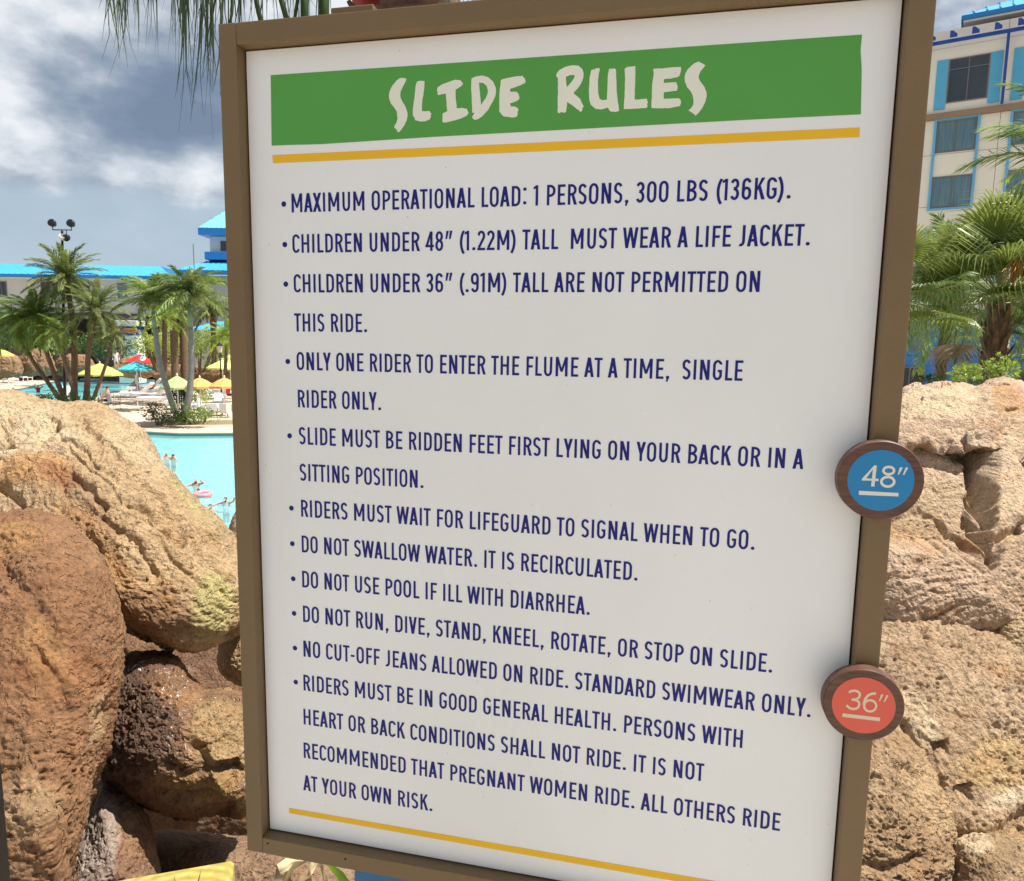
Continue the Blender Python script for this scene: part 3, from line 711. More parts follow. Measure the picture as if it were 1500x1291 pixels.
    for (zx, zy, rx, ry, ang, zc, zs, *zw) in zones:
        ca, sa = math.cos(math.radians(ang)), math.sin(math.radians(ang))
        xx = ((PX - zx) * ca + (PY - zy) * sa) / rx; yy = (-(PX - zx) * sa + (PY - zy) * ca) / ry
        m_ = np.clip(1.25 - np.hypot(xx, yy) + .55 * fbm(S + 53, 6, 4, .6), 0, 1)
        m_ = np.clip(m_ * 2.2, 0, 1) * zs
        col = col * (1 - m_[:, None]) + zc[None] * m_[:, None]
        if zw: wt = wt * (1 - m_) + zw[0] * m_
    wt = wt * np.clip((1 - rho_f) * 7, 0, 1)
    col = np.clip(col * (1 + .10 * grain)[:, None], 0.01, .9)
    org = Vector((P2[:, 0].mean(), P2[:, 1].mean(), P2[:, 2].min()))
    V3 = P2 - np.array(org)
    me = bpy.data.meshes.new(name)
    nq = len(Q); tri = np.stack([prev, np.roll(prev, -1), np.full(Rb, last)], -1)
    me.vertices.add(len(V3)); me.vertices.foreach_set('co', V3.astype(np.float32).ravel())
    me.loops.add(nq * 4 + len(tri) * 3); me.polygons.add(nq + len(tri))
    me.loops.foreach_set('vertex_index', np.concatenate([Q.ravel(), tri.ravel()]).astype(np.int32))
    me.polygons.foreach_set('loop_start', np.concatenate([np.arange(nq) * 4, nq * 4 + np.arange(len(tri)) * 3]).astype(np.int32))
    me.update(calc_edges=True)
    ca_ = me.color_attributes.new('Col', 'FLOAT_COLOR', 'POINT'); ca_.data.foreach_set('color', np.concatenate([col, np.ones((len(col), 1))], 1).astype(np.float32).ravel())
    wa = me.attributes.new('Wet', 'FLOAT', 'POINT'); wa.data.foreach_set('value', np.clip(wt, 0, 1).astype(np.float32))
    me.polygons.foreach_set('use_smooth', [True] * len(me.polygons))
    me.materials.append(M_rock)
    bm = bmesh.new(); bm.from_mesh(me); bmesh.ops.recalc_face_normals(bm, faces=bm.faces); bm.to_mesh(me); bm.free()
    ob = bpy.data.objects.new(name, me); COL.objects.link(ob); ob.location = org
    return props(ob, label, 'boulder', group)

GL, GR = 'boulders left of the rules sign', 'boulders right of the rules sign'
# ---- left of the sign
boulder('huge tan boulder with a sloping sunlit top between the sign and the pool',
  [(-140,640),(-80,590),(-20,577),(20,582),(60,590),(110,594),(150,600),(172,612),(203,633),(238,680),(292,735),(342,792),(385,860),(362,905),(345,925),(322,940),(298,950),(268,955),(235,945),(192,925),(165,900),(120,885),(20,880),(-90,870),(-170,760)],
  3.05, .52, .85, N=430, base=np.array((.49, .340, .185)), alt=np.array((.41, .27, .145)), small=.0085, ledge=.035, ledge_f=5.5, strata=.030, sdir=(.62, .15, .77), big=.05, mid=.020, p=2.6, center=(130, 760), group=GL,
  cracks=[([(112,615),(140,632),(165,655),(190,680)], .022, 4), ([(190,735),(215,760),(240,785),(262,800)], .03, 5), ([(262,778),(300,790),(330,812)], .022, 6), ([(105,700),(130,720),(152,745)], .03, 6), ([(60,660),(40,700),(0,720)], .012, 7), ([(280,800),(310,830),(335,850)], .02, 6), ([(100,775),(130,800),(155,840)], .02, 7), ([(0,668),(40,662),(82,625)], .018, 4), ([(90,640),(130,668),(170,700)], .02, 4), ([(200,700),(235,735),(275,770),(320,800)], .022, 4), ([(40,640),(20,655),(-10,660)], .02, 4), ([(150,760),(200,800),(230,840)], .022, 5), ([(235,800),(270,840),(300,862)], .018, 4), ([(100,660),(150,700),(178,735)], .016, 3), ([(75,615),(82,628)], .03, 6)],
  pits=[([(255,770),(292,790),(290,800),(262,795)], .035, 10)],
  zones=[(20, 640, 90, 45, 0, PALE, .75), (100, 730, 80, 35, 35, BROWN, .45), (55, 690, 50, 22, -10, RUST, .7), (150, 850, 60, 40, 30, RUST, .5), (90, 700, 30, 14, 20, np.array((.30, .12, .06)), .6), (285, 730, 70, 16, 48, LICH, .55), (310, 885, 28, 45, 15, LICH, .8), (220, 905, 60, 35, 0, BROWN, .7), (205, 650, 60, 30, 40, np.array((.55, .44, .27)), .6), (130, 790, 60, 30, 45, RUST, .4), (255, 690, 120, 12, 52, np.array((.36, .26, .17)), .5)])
boulder('tall rust brown boulder at the left edge in front of the others',
  [(-160,820),(-60,770),(10,748),(55,742),(95,757),(130,792),(155,832),(166,885),(172,935),(170,995),(160,1060),(152,1110),(132,1160),(122,1215),(104,1291),(80,1360),(-160,1380),(-200,1100)],
  1.98, .34, .55, N=380, pit=1.0, base=np.array((.270, .115, .048)), alt=np.array((.30, .165, .080)), big=.04, mid=.018, small=.012, p=2.5, center=(20, 1040), seed=3.3, wet=.1, group=GL,
  cracks=[([(60,960),(85,1000),(95,1040)], .02, 8), ([(150,1040),(135,1100),(110,1150)], .02, 8), ([(0,830),(60,900),(90,960)], .012, 12)],
  zones=[(90, 800, 60, 40, 30, np.array((.33, .17, .08)), .7), (20, 790, 45, 25, 0, np.array((.44, .23, .08)), .6), (140, 900, 30, 60, 10, BROWN, .6), (70, 960, 30, 60, -20, np.array((.40, .22, .085)), .5), (10, 1080, 30, 80, 0, BROWN, .5), (40, 1180, 40, 40, 0, TAN, .5), (60, 1250, 50, 50, 0, BROWN, .5), (140, 1050, 14, 40, 10, TAN, .5)])
boulder('dark wet boulder with a glistening pitted face, wedged under the huge tan one',
  [(166,985),(185,962),(225,953),(258,962),(278,990),(300,1012),(335,1015),(372,1030),(392,1090),(385,1170),(358,1198),(318,1190),(272,1200),(225,1188),(180,1162),(150,1130),(145,1070),(156,1015)],
  2.36, .30, .62, N=350, pit=1.2, base=BROWN, alt=np.array((.20, .115, .07)), wet=.95, big=.035, mid=.022, small=.010, p=2.4, seed=7.7, group=GL,
  cracks=[([(290,1090),(300,1120),(325,1130),(350,1125)], .03, 8), ([(245,1120),(270,1135),(300,1130)], .018, 7), ([(255,1175),(300,1165),(335,1190)], .02, 7), ([(180,1140),(230,1160),(280,1170)], .012, 8)],
  pits=[([(312,1120),(345,1115),(360,1140),(330,1160)], .05, 14)],
  zones=[(200, 1060, 55, 90, 20, DKB, .75, 1.0), (330, 1080, 50, 60, 0, OCHRE, .75, .5), (260, 1010, 40, 25, 20, RUST, .45, 1.0), (300, 1160, 70, 22, 10, np.array((.42, .25, .09)), .7, .4), (235, 985, 60, 20, 20, DKB, .4, 1.0)])
boulder('small tan boulder between the wet one and the frame of the sign',
  [(318,955),(332,918),(352,895),(392,885),(410,940),(400,1000),(372,1010),(345,1004),(322,985)], 2.95, .16, .6, N=130, base=TAN, alt=OCHRE, group=GL, seed=1.2, wet=.3)
boulder('small pinkish boulder at the lower right shoulder of the huge tan one',
  [(330,790),(344,752),(360,735),(392,725),(430,770),(410,850),(372,850),(345,815)], 3.7, .2, .7, N=110, base=PINK, alt=TAN, group=GL, seed=2.2)
boulder('pointed pinkish grey boulder standing low behind the timber post',
  [(146,1142),(166,1146),(188,1162),(204,1180),(222,1225),(240,1291),(262,1370),(30,1390),(70,1291),(96,1240),(122,1190)], 2.12, .20, .42, N=220, base=np.array((.26, .15, .095)), alt=RUST, group=GL, seed=4.1, p=1.7, center=(160, 1270), wet=.35,
  zones=[(146, 1215, 26, 75, 22, np.array((.46, .37, .31)), .85, .5), (140, 1280, 26, 50, 12, np.array((.46, .37, .31)), .7, .5)], cracks=[([(172,1160),(186,1210),(176,1260)], .014, 7)])
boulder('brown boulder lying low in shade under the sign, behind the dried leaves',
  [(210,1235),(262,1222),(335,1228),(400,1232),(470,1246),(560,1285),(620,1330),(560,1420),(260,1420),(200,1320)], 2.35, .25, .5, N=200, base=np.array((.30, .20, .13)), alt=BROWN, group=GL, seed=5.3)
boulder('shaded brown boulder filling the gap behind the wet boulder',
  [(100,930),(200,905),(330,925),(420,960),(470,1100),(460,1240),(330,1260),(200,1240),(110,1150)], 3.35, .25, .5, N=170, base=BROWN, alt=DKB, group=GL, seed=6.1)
boulder('rough ochre boulder at the foot of the tall rust brown one',
  [(-40,1150),(8,1142),(32,1155),(58,1190),(82,1240),(100,1310),(80,1380),(-60,1380)], 2.15, .14, .5, N=170, base=OCHRE, alt=BROWN, group=GL, seed=8.8, small=.009,
  pits=[([(20,1225),(50,1215),(75,1260),(70,1330),(20,1330)], .06, 16)])

# ---- right of the sign
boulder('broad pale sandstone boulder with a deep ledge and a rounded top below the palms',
  [(1180,700),(1250,625),(1320,572),(1350,560),(1385,556),(1412,562),(1432,566),(1458,555),(1480,552),(1512,566),(1600,600),(1670,720),(1640,860),(1520,930),(1400,940),(1260,925),(1170,840)],
  3.70, .50, .80, N=400, base=np.array((.55, .390, .275)), alt=np.array((.48, .325, .20)), ledge=.03, ledge_f=5.0, strata=.028, small=.008, sdir=(-.25, .1, .96), big=.05, mid=.018, p=2.6, center=(1420, 745), seed=9.4, group=GR,
  pits=[([(1300,668),(1345,650),(1400,655),(1452,663),(1462,690),(1452,740),(1450,800),(1438,838),(1400,812),(1340,806),(1290,815),(1270,740)], .17, 7), ([(1410,658),(1462,664),(1460,690),(1432,692)], .09, 8), ([(1455,570),(1480,565),(1490,590),(1465,600)], .05, 10), ([(1470,595),(1490,600),(1480,620),(1465,615)], .04, 8)],
  cracks=[([(1452,830),(1465,790),(1490,775),(1530,765)], .05, 6), ([(1456,672),(1454,700),(1452,740),(1451,790),(1450,830)], .11, 5), ([(1300,662),(1345,652),(1400,656),(1455,664)], .05, 4), ([(1330,655),(1370,648),(1415,652)], .02, 5), ([(1405,785),(1420,808),(1440,825)], .03, 6), ([(1328,692),(1380,688),(1435,700)], .02, 5), ([(1340,728),(1400,735),(1450,728)], .012, 5), ([(1480,620),(1460,640),(1455,662)], .02, 5), ([(1320,780),(1370,770),(1405,775)], .02, 6)],
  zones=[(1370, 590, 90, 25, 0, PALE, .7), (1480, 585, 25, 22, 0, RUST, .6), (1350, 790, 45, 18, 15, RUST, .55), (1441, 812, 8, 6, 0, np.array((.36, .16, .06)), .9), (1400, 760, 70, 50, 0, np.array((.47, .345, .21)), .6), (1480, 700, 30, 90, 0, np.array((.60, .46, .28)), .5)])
boulder('squarish tan boulder at the right edge beside the deep crevice',
  [(1458,850),(1468,815),(1488,785),(1530,762),(1620,770),(1660,880),(1620,1010),(1540,1030),(1490,1000),(1458,960),(1452,900)], 3.18, .30, .7, N=220, base=np.array((.56, .44, .27)), alt=np.array((.50, .36, .19)), strata=.018, sdir=(.3, 0, .95), p=3.0, seed=2.7, group=GR, center=(1550, 890),
  cracks=[([(1460,822),(1480,818),(1500,805)], .03, 5), ([(1455,900),(1490,880),(1530,885)], .015, 5)])
boulder('smooth pale ledge of rock halfway down on the right',
  [(1180,880),(1230,835),(1290,818),(1340,815),(1400,824),(1446,838),(1470,858),(1500,900),(1540,950),(1500,1010),(1400,1030),(1280,1020),(1180,980)], 3.22, .26, 1.1, N=300, base=PALE, alt=np.array((.55, .42, .27)), big=.03, mid=.010, small=.006, p=2.6, seed=5.9, group=GR, strata=.010, sdir=(0, .2, 1),
  cracks=[([(1310,862),(1345,868),(1380,866)], .014, 4), ([(1410,820),(1450,850)], .02, 5)], zones=[(1390, 850, 60, 12, 8, PINK, .5), (1420, 935, 25, 25, 0, PALE, .8)])
boulder('large golden pebble-textured boulder at the lower right',
  [(1220,930),(1270,898),(1330,886),(1385,896),(1430,908),(1480,925),(1560,960),(1640,1080),(1640,1300),(1540,1400),(1400,1400),(1300,1330),(1230,1200),(1210,1060)], 2.62, .38, .80, N=400, pit=1.2, base=np.array((.49, .345, .22)), alt=np.array((.41, .27, .15)), ledge=.018, ledge_f=6, big=.045, mid=.022, small=.017, p=2.5, seed=6.6, wet=.05, group=GR, center=(1430, 1150),
  pits=[([(1364,1093),(1385,1090),(1392,1112),(1372,1108)], .045, 8), ([(1400,1153),(1420,1150),(1425,1172),(1404,1172)], .04, 8)],
  cracks=[([(1325,1060),(1340,1090),(1362,1150),(1390,1210),(1402,1235)], .035, 8), ([(1295,930),(1350,930),(1410,955)], .02, 9), ([(1440,1090),(1500,1080)], .012, 8), ([(1400,1215),(1450,1225),(1500,1190)], .035, 7)],
  zones=[(1470, 1120, 60, 40, -10, np.array((.48, .32, .12)), .5), (1345, 1050, 22, 50, -25, PALE, .6, .3), (1480, 1170, 40, 14, -20, PALE, .85, .8), (1330, 980, 50, 40, 0, BROWN, .3), (1480, 1250, 60, 50, 0, OCHRE, .6, .3)])
boulder('dark brown rounded boulder at the bottom beside the right rail of the sign',
  [(1160,1120),(1230,1075),(1290,1068),(1335,1085),(1362,1130),(1388,1180),(1402,1225),(1398,1300),(1360,1380),(1180,1400),(1120,1260)], 2.20, .26, .55, N=280, pit=1.3, base=np.array((.42, .28, .155)), alt=np.array((.34, .21, .11)), big=.035, mid=.024, small=.017, p=2.3, seed=1.9, wet=.1, group=GR, center=(1290, 1230),
  cracks=[([(1300,1110),(1330,1125),(1350,1150)], .03, 7), ([(1270,1265),(1310,1270),(1350,1255)], .03, 8)], zones=[(1370, 1170, 22, 60, -25, TAN, .7, .4)])
boulder('wet shining boulder in the lower right corner',
  [(1392,1240),(1412,1222),(1440,1214),(1480,1222),(1540,1225),(1640,1260),(1640,1400),(1420,1410),(1384,1330)], 2.12, .2, .6, N=200, base=np.array((.42, .29, .16)), alt=np.array((.32, .20, .10)), big=.03, mid=.020, small=.012, seed=3.9, wet=.5, group=GR,
  zones=[(1428, 1235, 30, 16, 0, PALE, .8, 1.0)])
# ================================================================ GROUND, POOLS
DZ = -3.20                                   # pool deck, well below the slide platform
M_ground = mat('ground_soil', (0.23, 0.17, 0.11), .95, .25, 1.5, .5, 12)
M_plat = mat('platform_concrete', (0.50, 0.44, 0.365), .9, .10, 3, .4, 60)
M_deck = mat('pool_deck_paving', (0.60, 0.47, 0.37), .85, .10, .35, .2, 8)
M_coping = mat('coping_stone', (0.50, 0.42, 0.31), .8, .12, 2)
M_tile = mat('waterline_tile', (0.10, 0.26, 0.25), .3, .15, 6)
M_floor1 = mat('pool_floor_pale', (0.58, 0.90, 0.92), .7, .12, 1.6)
M_floor2 = mat('pool_floor_aqua', (0.20, 0.76, 0.80), .7, .06, .8)
def water_mat(name, tint):
    m = bpy.data.materials.new(name); m.use_nodes = True
    N, L = m.node_tree.nodes, m.node_tree.links
    N.remove(N['Principled BSDF']); out = N['Material Output']
    tr = N.new('ShaderNodeBsdfTransparent'); tr.inputs[0].default_value = (*tint, 1)
    gl = N.new('ShaderNodeBsdfGlossy'); gl.inputs['Roughness'].default_value = .06
    t = N.new('ShaderNodeTexCoord'); mp = N.new('ShaderNodeMapping'); mp.inputs['Scale'].default_value = (1, 1.0, 1); L.new(t.outputs['Object'], mp.inputs[0])
    n = N.new('ShaderNodeTexNoise'); n.inputs['Scale'].default_value = 2.2; n.inputs['Detail'].default_value = 5; n.inputs['Distortion'].default_value = .8; L.new(mp.outputs[0], n.inputs['Vector'])
    bp = N.new('ShaderNodeBump'); bp.inputs['Strength'].default_value = .9; bp.inputs['Distance'].default_value = .10; L.new(n.outputs[0], bp.inputs['Height']); L.new(bp.outputs[0], gl.inputs['Normal'])
    fr = N.new('ShaderNodeFresnel'); fr.inputs[0].default_value = 1.33; L.new(bp.outputs[0], fr.inputs['Normal'])
    ms = N.new('ShaderNodeMath'); ms.operation = 'MULTIPLY'; ms.inputs[1].default_value = .50; L.new(fr.outputs[0], ms.inputs[0])
    df = N.new('ShaderNodeBsdfDiffuse'); df.inputs[0].default_value = (tint[0] * .45, tint[1] * .85, tint[2] * .88, 1)
    tm = N.new('ShaderNodeMixShader'); tm.inputs[0].default_value = .38; L.new(tr.outputs[0], tm.inputs[1]); L.new(df.outputs[0], tm.inputs[2]); tr = tm
    mx = N.new('ShaderNodeMixShader'); L.new(ms.outputs[0], mx.inputs[0]); L.new(tr.outputs[0], mx.inputs[1]); L.new(gl.outputs[0], mx.inputs[2]); L.new(mx.outputs[0], out.inputs[0])
    return m
M_water = water_mat('pool_water', (.86, .97, .98))

def W2(px, py, z=DZ): p = onz(px, py, z); return (p.x, p.y)
poolA = [W2(196, 630.5), W2(214, 633), W2(262, 635.5), W2(350, 635), W2(430, 633), (4, 38.0), (9, 33), (11, 24), (8, 13.5), (-14, 13.2), (-24, 15), (-27, 24), (-25, 32)]
poolB = [W2(-40, 580), W2(0, 576), W2(28, 570), W2(70, 561), W2(110, 553), W2(180, 547), W2(290, 546), W2(300, 553), W2(262, 562), W2(195, 571.5), W2(165, 574), W2(140, 583), W2(128, 596), W2(60, 602), W2(-40, 606)]
deck_rect = [(-95, 12.2), (60, 12.2), (60, 125), (-95, 125)]
mb = MB(); mb.sheet([deck_rect, poolA[::-1], poolB[::-1]], 0.0)
props(mb.obj('pool_deck', M_deck, loc=(0, 0, DZ)), kind='structure')
mb = MB(); mb.sheet([[(-2500, -300), (2500, -300), (2500, 3000), (-2500, 3000)], [(-94.9, 12.3), (-94.9, 124.9), (59.9, 124.9), (59.9, 12.3)]], 0.0)
props(mb.obj('ground', M_ground, loc=(0, 0, DZ - .05)), kind='structure')
def pool(name, poly, floor_m, wz=-.13, depth=1.1):
    n = len(poly)
    mb = MB(); mb.add([(x, y, -.004) for x, y in poly] + [(x, y, -.24) for x, y in poly], [(i, (i + 1) % n, (i + 1) % n + n, i + n) for i in range(n)])
    tile = mb.obj('pool_wall', M_tile)
    tile.location = (0, 0, DZ); props(tile, kind='structure')
    gx = sum(p[0] for p in poly) / n; gy = sum(p[1] for p in poly) / n; inner = [(gx + (x - gx) * .62, gy + (y - gy) * .62) for x, y in poly]
    mb = MB(); mb.add([(x, y, -.24) for x, y in poly] + [(x, y, -depth) for x, y in inner], [(i, (i + 1) % n, (i + 1) % n + n, i + n) for i in range(n)])
    mb.sheet([inner], -depth)
    props(mb.obj('pool_basin', floor_m, loc=(0, 0, DZ)), kind='structure')
    mb = MB(); mb.sheet([poly], wz)
    props(mb.obj('pool_water', M_water, loc=(0, 0, DZ)), kind='structure')
    # rounded coping laid along the edge
    mb = MB(); cx = sum(p[0] for p in poly) / n; cy = sum(p[1] for p in poly) / n
    out = []
    for i, (x, y) in enumerate(poly):
        a, b = poly[i - 1], poly[(i + 1) % n]; tx, ty = b[0] - a[0], b[1] - a[1]; l = math.hypot(tx, ty); nx, ny = ty / l, -tx / l
        if (x + nx - cx) ** 2 + (y + ny - cy) ** 2 < (x - nx - cx) ** 2 + (y - ny - cy) ** 2: nx, ny = -nx, -ny
        out.append((x + nx * .35, y + ny * .35, x - nx * .03, y - ny * .03))
    for i in range(n):
        a, b = out[i], out[(i + 1) % n]
        T = [(a[2], a[3], .035), (b[2], b[3], .035), (b[0], b[1], .03), (a[0], a[1], .03)]
        Bt = [(x, y, z - .05) for x, y, z in T]
        mb.add(T + Bt, [(0, 1, 2, 3), (0, 1, 5, 4), (2, 3, 7, 6)])
    props(mb.obj('pool_coping', M_coping, loc=(0, 0, DZ)), kind='structure')
pool('near', poolA, M_floor1, depth=.62); pool('far', poolB, M_floor2, depth=.55)

# terrace of rocky soil that carries the platform and the boulders, falling away to the pool
mb = MB(); nx_, ny_ = 60, 50; vs = []
for j in range(ny_ + 1):
    y = -12 + 26 * j / ny_
    for i in range(nx_ + 1):
        x = -24 + 48 * i / nx_
        t = min(1, max(0, (y - 4.4) / 6.5)); t = t * t * (3 - 2 * t)
        e = min(1, max(0, (abs(x) - 14) / 9)); 
        z = -.95 * (1 - t) + (DZ - .35) * t
        z = z * (1 - e) + (DZ - .3) * e + .16 * math.sin(x * 1.7 + y) * math.cos(y * 1.3) * (1 - t)
        vs.append((x, y, z))
mb.add(vs, [(j * (nx_ + 1) + i, j * (nx_ + 1) + i + 1, (j + 1) * (nx_ + 1) + i + 1, (j + 1) * (nx_ + 1) + i) for j in range(ny_) for i in range(nx_)])
props(mb.obj('terrace_ground', M_ground, smooth=True), kind='structure')
props(MB().box(-3.2, 3.2, -5, 1.42, -.95, 0).obj('platform', M_plat, bevel=.01), kind='structure')

# ================================================================ POSTS AND LEAVES CLOSE BY
M_timber = bpy.data.materials.new('treated_timber'); M_timber.use_nodes = True
N, L = M_timber.node_tree.nodes, M_timber.node_tree.links; b = N['Principled BSDF']; b.inputs['Roughness'].default_value = .75
t = N.new('ShaderNodeTexCoord'); mp = N.new('ShaderNodeMapping'); mp.inputs['Location'].default_value = (-.052, .070, 0); L.new(t.outputs['Object'], mp.inputs[0])
wv = N.new('ShaderNodeTexWave'); wv.wave_type = 'RINGS'; wv.rings_direction = 'Z'; wv.inputs['Scale'].default_value = 34; wv.inputs['Distortion'].default_value = 2.2; wv.inputs['Detail'].default_value = 3; wv.inputs['Detail Scale'].default_value = 1.2
L.new(mp.outputs[0], wv.inputs['Vector'])
r = N.new('ShaderNodeValToRGB'); r.color_ramp.elements[0].color = (.42, .32, .06, 1); r.color_ramp.elements[1].color = (.58, .47, .12, 1); L.new(wv.outputs[0], r.inputs[0])
nn = N.new('ShaderNodeTexNoise'); nn.inputs['Scale'].default_value = 160; L.new(t.outputs['Object'], nn.inputs[0])
mm = N.new('ShaderNodeMixRGB'); mm.blend_type = 'MULTIPLY'; mm.inputs[0].default_value = .5; L.new(r.outputs[0], mm.inputs[1]); L.new(nn.outputs[0], mm.inputs[2]); L.new(mm.outputs[0], b.inputs['Base Color'])
zz = .86
for _ in range(30):
    a_, b_ = onz(343, 1257.5, zz), onz(168, 1288, zz); dd = (a_ - b_).length
    zz = CAMZ - (CAMZ - zz) * .095 / dd
dirx = (a_ - b_).normalized(); ang = math.atan2(dirx.y, dirx.x)
tp = empty('timber_post', (b_.x, b_.y, 0), ang, 'square yellow treated timber post with cracked end grain, left of the sign', 'post')
MB().box(0, .095, -.095, 0, .002, zz).obj('post_body', M_timber, tp, bevel=.003)
mb = MB()                                 # radial drying cracks, cut as thin dark wedges sunk in the end
for k in range(17):
    a = math.radians(random.uniform(60, 200)); r0 = random.uniform(.012, .05); r1 = r0 + random.uniform(.010, .028)
    cx_0, cy_0 = .058, -.066
    p0 = (cx_0 + r0 * math.cos(a), cy_0 + r0 * math.sin(a)); p1 = (cx_0 + r1 * math.cos(a + .05), cy_0 + r1 * math.sin(a + .05))
    if not (.004 < p1[0] < .091 and -.091 < p1[1] < -.003): continue
    nx, ny = -math.sin(a), math.cos(a); w = random.uniform(.0004, .0008)
    mb.add([(p0[0] - nx * w * .2, p0[1] - ny * w * .2, zz + .0004), (p0[0] + nx * w, p0[1] + ny * w, zz + .0004), (p1[0], p1[1], zz + .0004)], [(0, 1, 2)])
o = mb.obj('drying_cracks', M_dark, tp); o['kind'] = 'stuff'
e0 = at(18, 1291, 1.02)
dp = empty('metal_post', (e0.x - .03, .99, 0), 0, 'black square metal post at the lower left edge of the view', 'post')
MB().box(-.03, .03, -.03, .03, 0, 1.22).obj('shaft', mat('black_metal', (.012, .010, .010), .4), dp, bevel=.004)
MB().box(-.036, .036, -.036, .036, 1.2205, 1.235).obj('post_cap', bpy.data.materials['black_metal'], dp, bevel=.003)

M_dry = leaf_mat('dried_leaf', (.42, .32, .15), (.70, .60, .36), .25, .6, 12)
M_lf = leaf_mat('broad_leaf', (.06, .20, .02), (.22, .42, .05), .35, .35, 6)
def ribbon(mb, pts, wid, up=Vector((0, 0, 1)), fold=0.0):
    pts = [Vector(p) for p in pts]; n = len(pts); b = len(mb.v)
    for i, p in enumerate(pts):
        t = (pts[min(i + 1, n - 1)] - pts[max(i - 1, 0)]).normalized(); s = t.cross(up)
        s = s.normalized() if s.length > 1e-4 else Vector((1, 0, 0)); w = wid[i] if hasattr(wid, '__len__') else wid
        nn_ = s.cross(t)
        mb.v += [tuple(p - s * w + nn_ * w * fold), tuple(p), tuple(p + s * w + nn_ * w * fold)]
    for i in range(n - 1):
        a = b + i * 3
        mb.f += [(a, a + 1, a + 4, a + 3), (a + 1, a + 2, a + 5, a + 4)]; mb.m += [mb.cur] * 2
base = at(440, 1330, 1.85)
pl = empty('dried_plant', tuple(base), 0, 'clump of curled dried leaves with one green leaf under the sign', 'plant')
def P(px, py, Y=1.85): return at(px, py, Y) - base
for pts, w in (([P(398, 1340, 1.80), P(402, 1292, 1.78), P(412, 1276, 1.80), P(424, 1264, 1.86), P(440, 1262, 1.90)], [.012, .02, .018, .014, .004]),
               ([P(412, 1345, 1.84), P(416, 1300, 1.82), P(430, 1274, 1.84), P(446, 1264, 1.9), P(456, 1272, 1.92)], [.014, .022, .020, .016, .004]),
               ([P(446, 1340, 1.84), P(450, 1300, 1.82), P(452, 1276, 1.84), P(460, 1266, 1.9), P(470, 1272, 1.9), P(474, 1290, 1.88)], [.012, .014, .012, .012, .010, .003]),
               ([P(428, 1340, 1.80), P(434, 1310, 1.79), P(446, 1290, 1.80), P(458, 1284, 1.84)], [.010, .018, .014, .004])):
    m_ = MB(); ribbon(m_, pts, w, Vector((.3, 1, .2)), .6); m_.obj('leaf', M_dry, pl, smooth=True)
m_ = MB(); ribbon(m_, [P(474, 1262, 1.95), P(484, 1274, 1.93), P(496, 1288, 1.9), P(520, 1320, 1.88)], [.003, .022, .028, .02], Vector((.1, 1, .4)), .3); o = m_.obj('leaf', M_lf, pl, smooth=True); o['label'] = 'glossy green leaf'

# ================================================================ BUILDINGS
M_bluefas = mat('fascia_blue', (0.015, 0.23, 0.60), .4, .05, 2)
M_roof = mat('metal_roof_cyan', (0.075, 0.41, 0.66), .42, .06, .5, metal=.0)
M_rooft = mat('metal_roof_teal', (0.22, 0.60, 0.66), .42, .06, .5)
M_wallg = mat('stucco_grey', (0.50, 0.51, 0.50), .9, .06, 1.0, .2, 30)
M_cream_w = mat('stucco_cream', (0.80, 0.76, 0.66), .9, .05, .6, .2, 30)
M_stoned = mat('dark_fieldstone', (0.085, 0.062, 0.050), .95, .5, 1.2, .8, 5)
M_ring = mat('arch_trim', (0.25, 0.235, 0.21), .9, .1, 2)
M_glassd = mat('window_glass_dark', (0.022, 0.035, 0.045), .08, .3, 2, spec=.8)
M_glasst = wood_mat('curtained_glass', (0.070, 0.150, 0.190), (0.145, 0.245, 0.295), (9, 9, .5), 1.4, .16)
M_wframe = mat('window_frame_grey', (0.16, 0.15, 0.15), .5)
M_lblue = mat('trim_light_blue', (0.13, 0.42, 0.70), .6, .05, 2)
M_shut = mat('shutter_blue', (0.095, 0.42, 0.66), .6, .06, 2)
M_brownb = mat('band_brown', (0.30, 0.205, 0.135), .8, .08, 2)
M_white = mat('white_paint', (0.80, 0.80, 0.77), .7, .03, 1)
M_deepb = mat('deep_blue_steel', (0.010, 0.065, 0.30), .45)
M_siding = mat('siding_blue', (0.035, 0.20, 0.52), .7, .08, 1.5)

def seam_roof(parent, a, b, c, d, m, pitch=.62, name='roof_plane'):
    """sloping metal roof plane a-b along the eave, d-c along the ridge, with standing seams as separate battens"""
    a, b, c, d = map(Vector, (a, b, c, d)); mb = MB()
    nrm = (b - a).cross(d - a).normalized()
    if nrm.z < 0: nrm = -nrm
    mb.add([a, b, c, d, a - nrm * .06, b - nrm * .06, c - nrm * .06, d - nrm * .06], [(0, 1, 2, 3), (4, 5, 6, 7), (0, 1, 5, 4), (1, 2, 6, 5), (2, 3, 7, 6), (3, 0, 4, 7)])
    pl_ = mb.obj(name, m, parent)
    ex = (b - a); L_ = ex.length; ex = ex / L_; k = int(L_ / pitch)
    up = (d - a) - ex * (d - a).dot(ex); H = up.length; up = up / H
    x0, x1 = (d - a).dot(ex), (c - a).dot(ex)
    sh = None
    for i in range(1, k):
        s = i * L_ / k; h1 = H
        if s < x0: h1 = H * s / x0
        if s > x1: h1 = H * (L_ - s) / (L_ - x1)
        if h1 < .15: continue
        m2 = MB(); q = a + ex * s
        A0, A1 = q + nrm * .0, q + up * h1
        e_ = ex * .035; z_ = nrm * .07
        m2.add([A0 - e_, A0 + e_, A0 + e_ + z_, A0 - e_ + z_, A1 - e_, A1 + e_, A1 + e_ + z_, A1 - e_ + z_], [(0, 1, 2, 3), (4, 5, 6, 7), (0, 3, 7, 4), (1, 2, 6, 5), (3, 2, 6, 7)])
        m2.obj('seam', m, pl_)
    return pl_

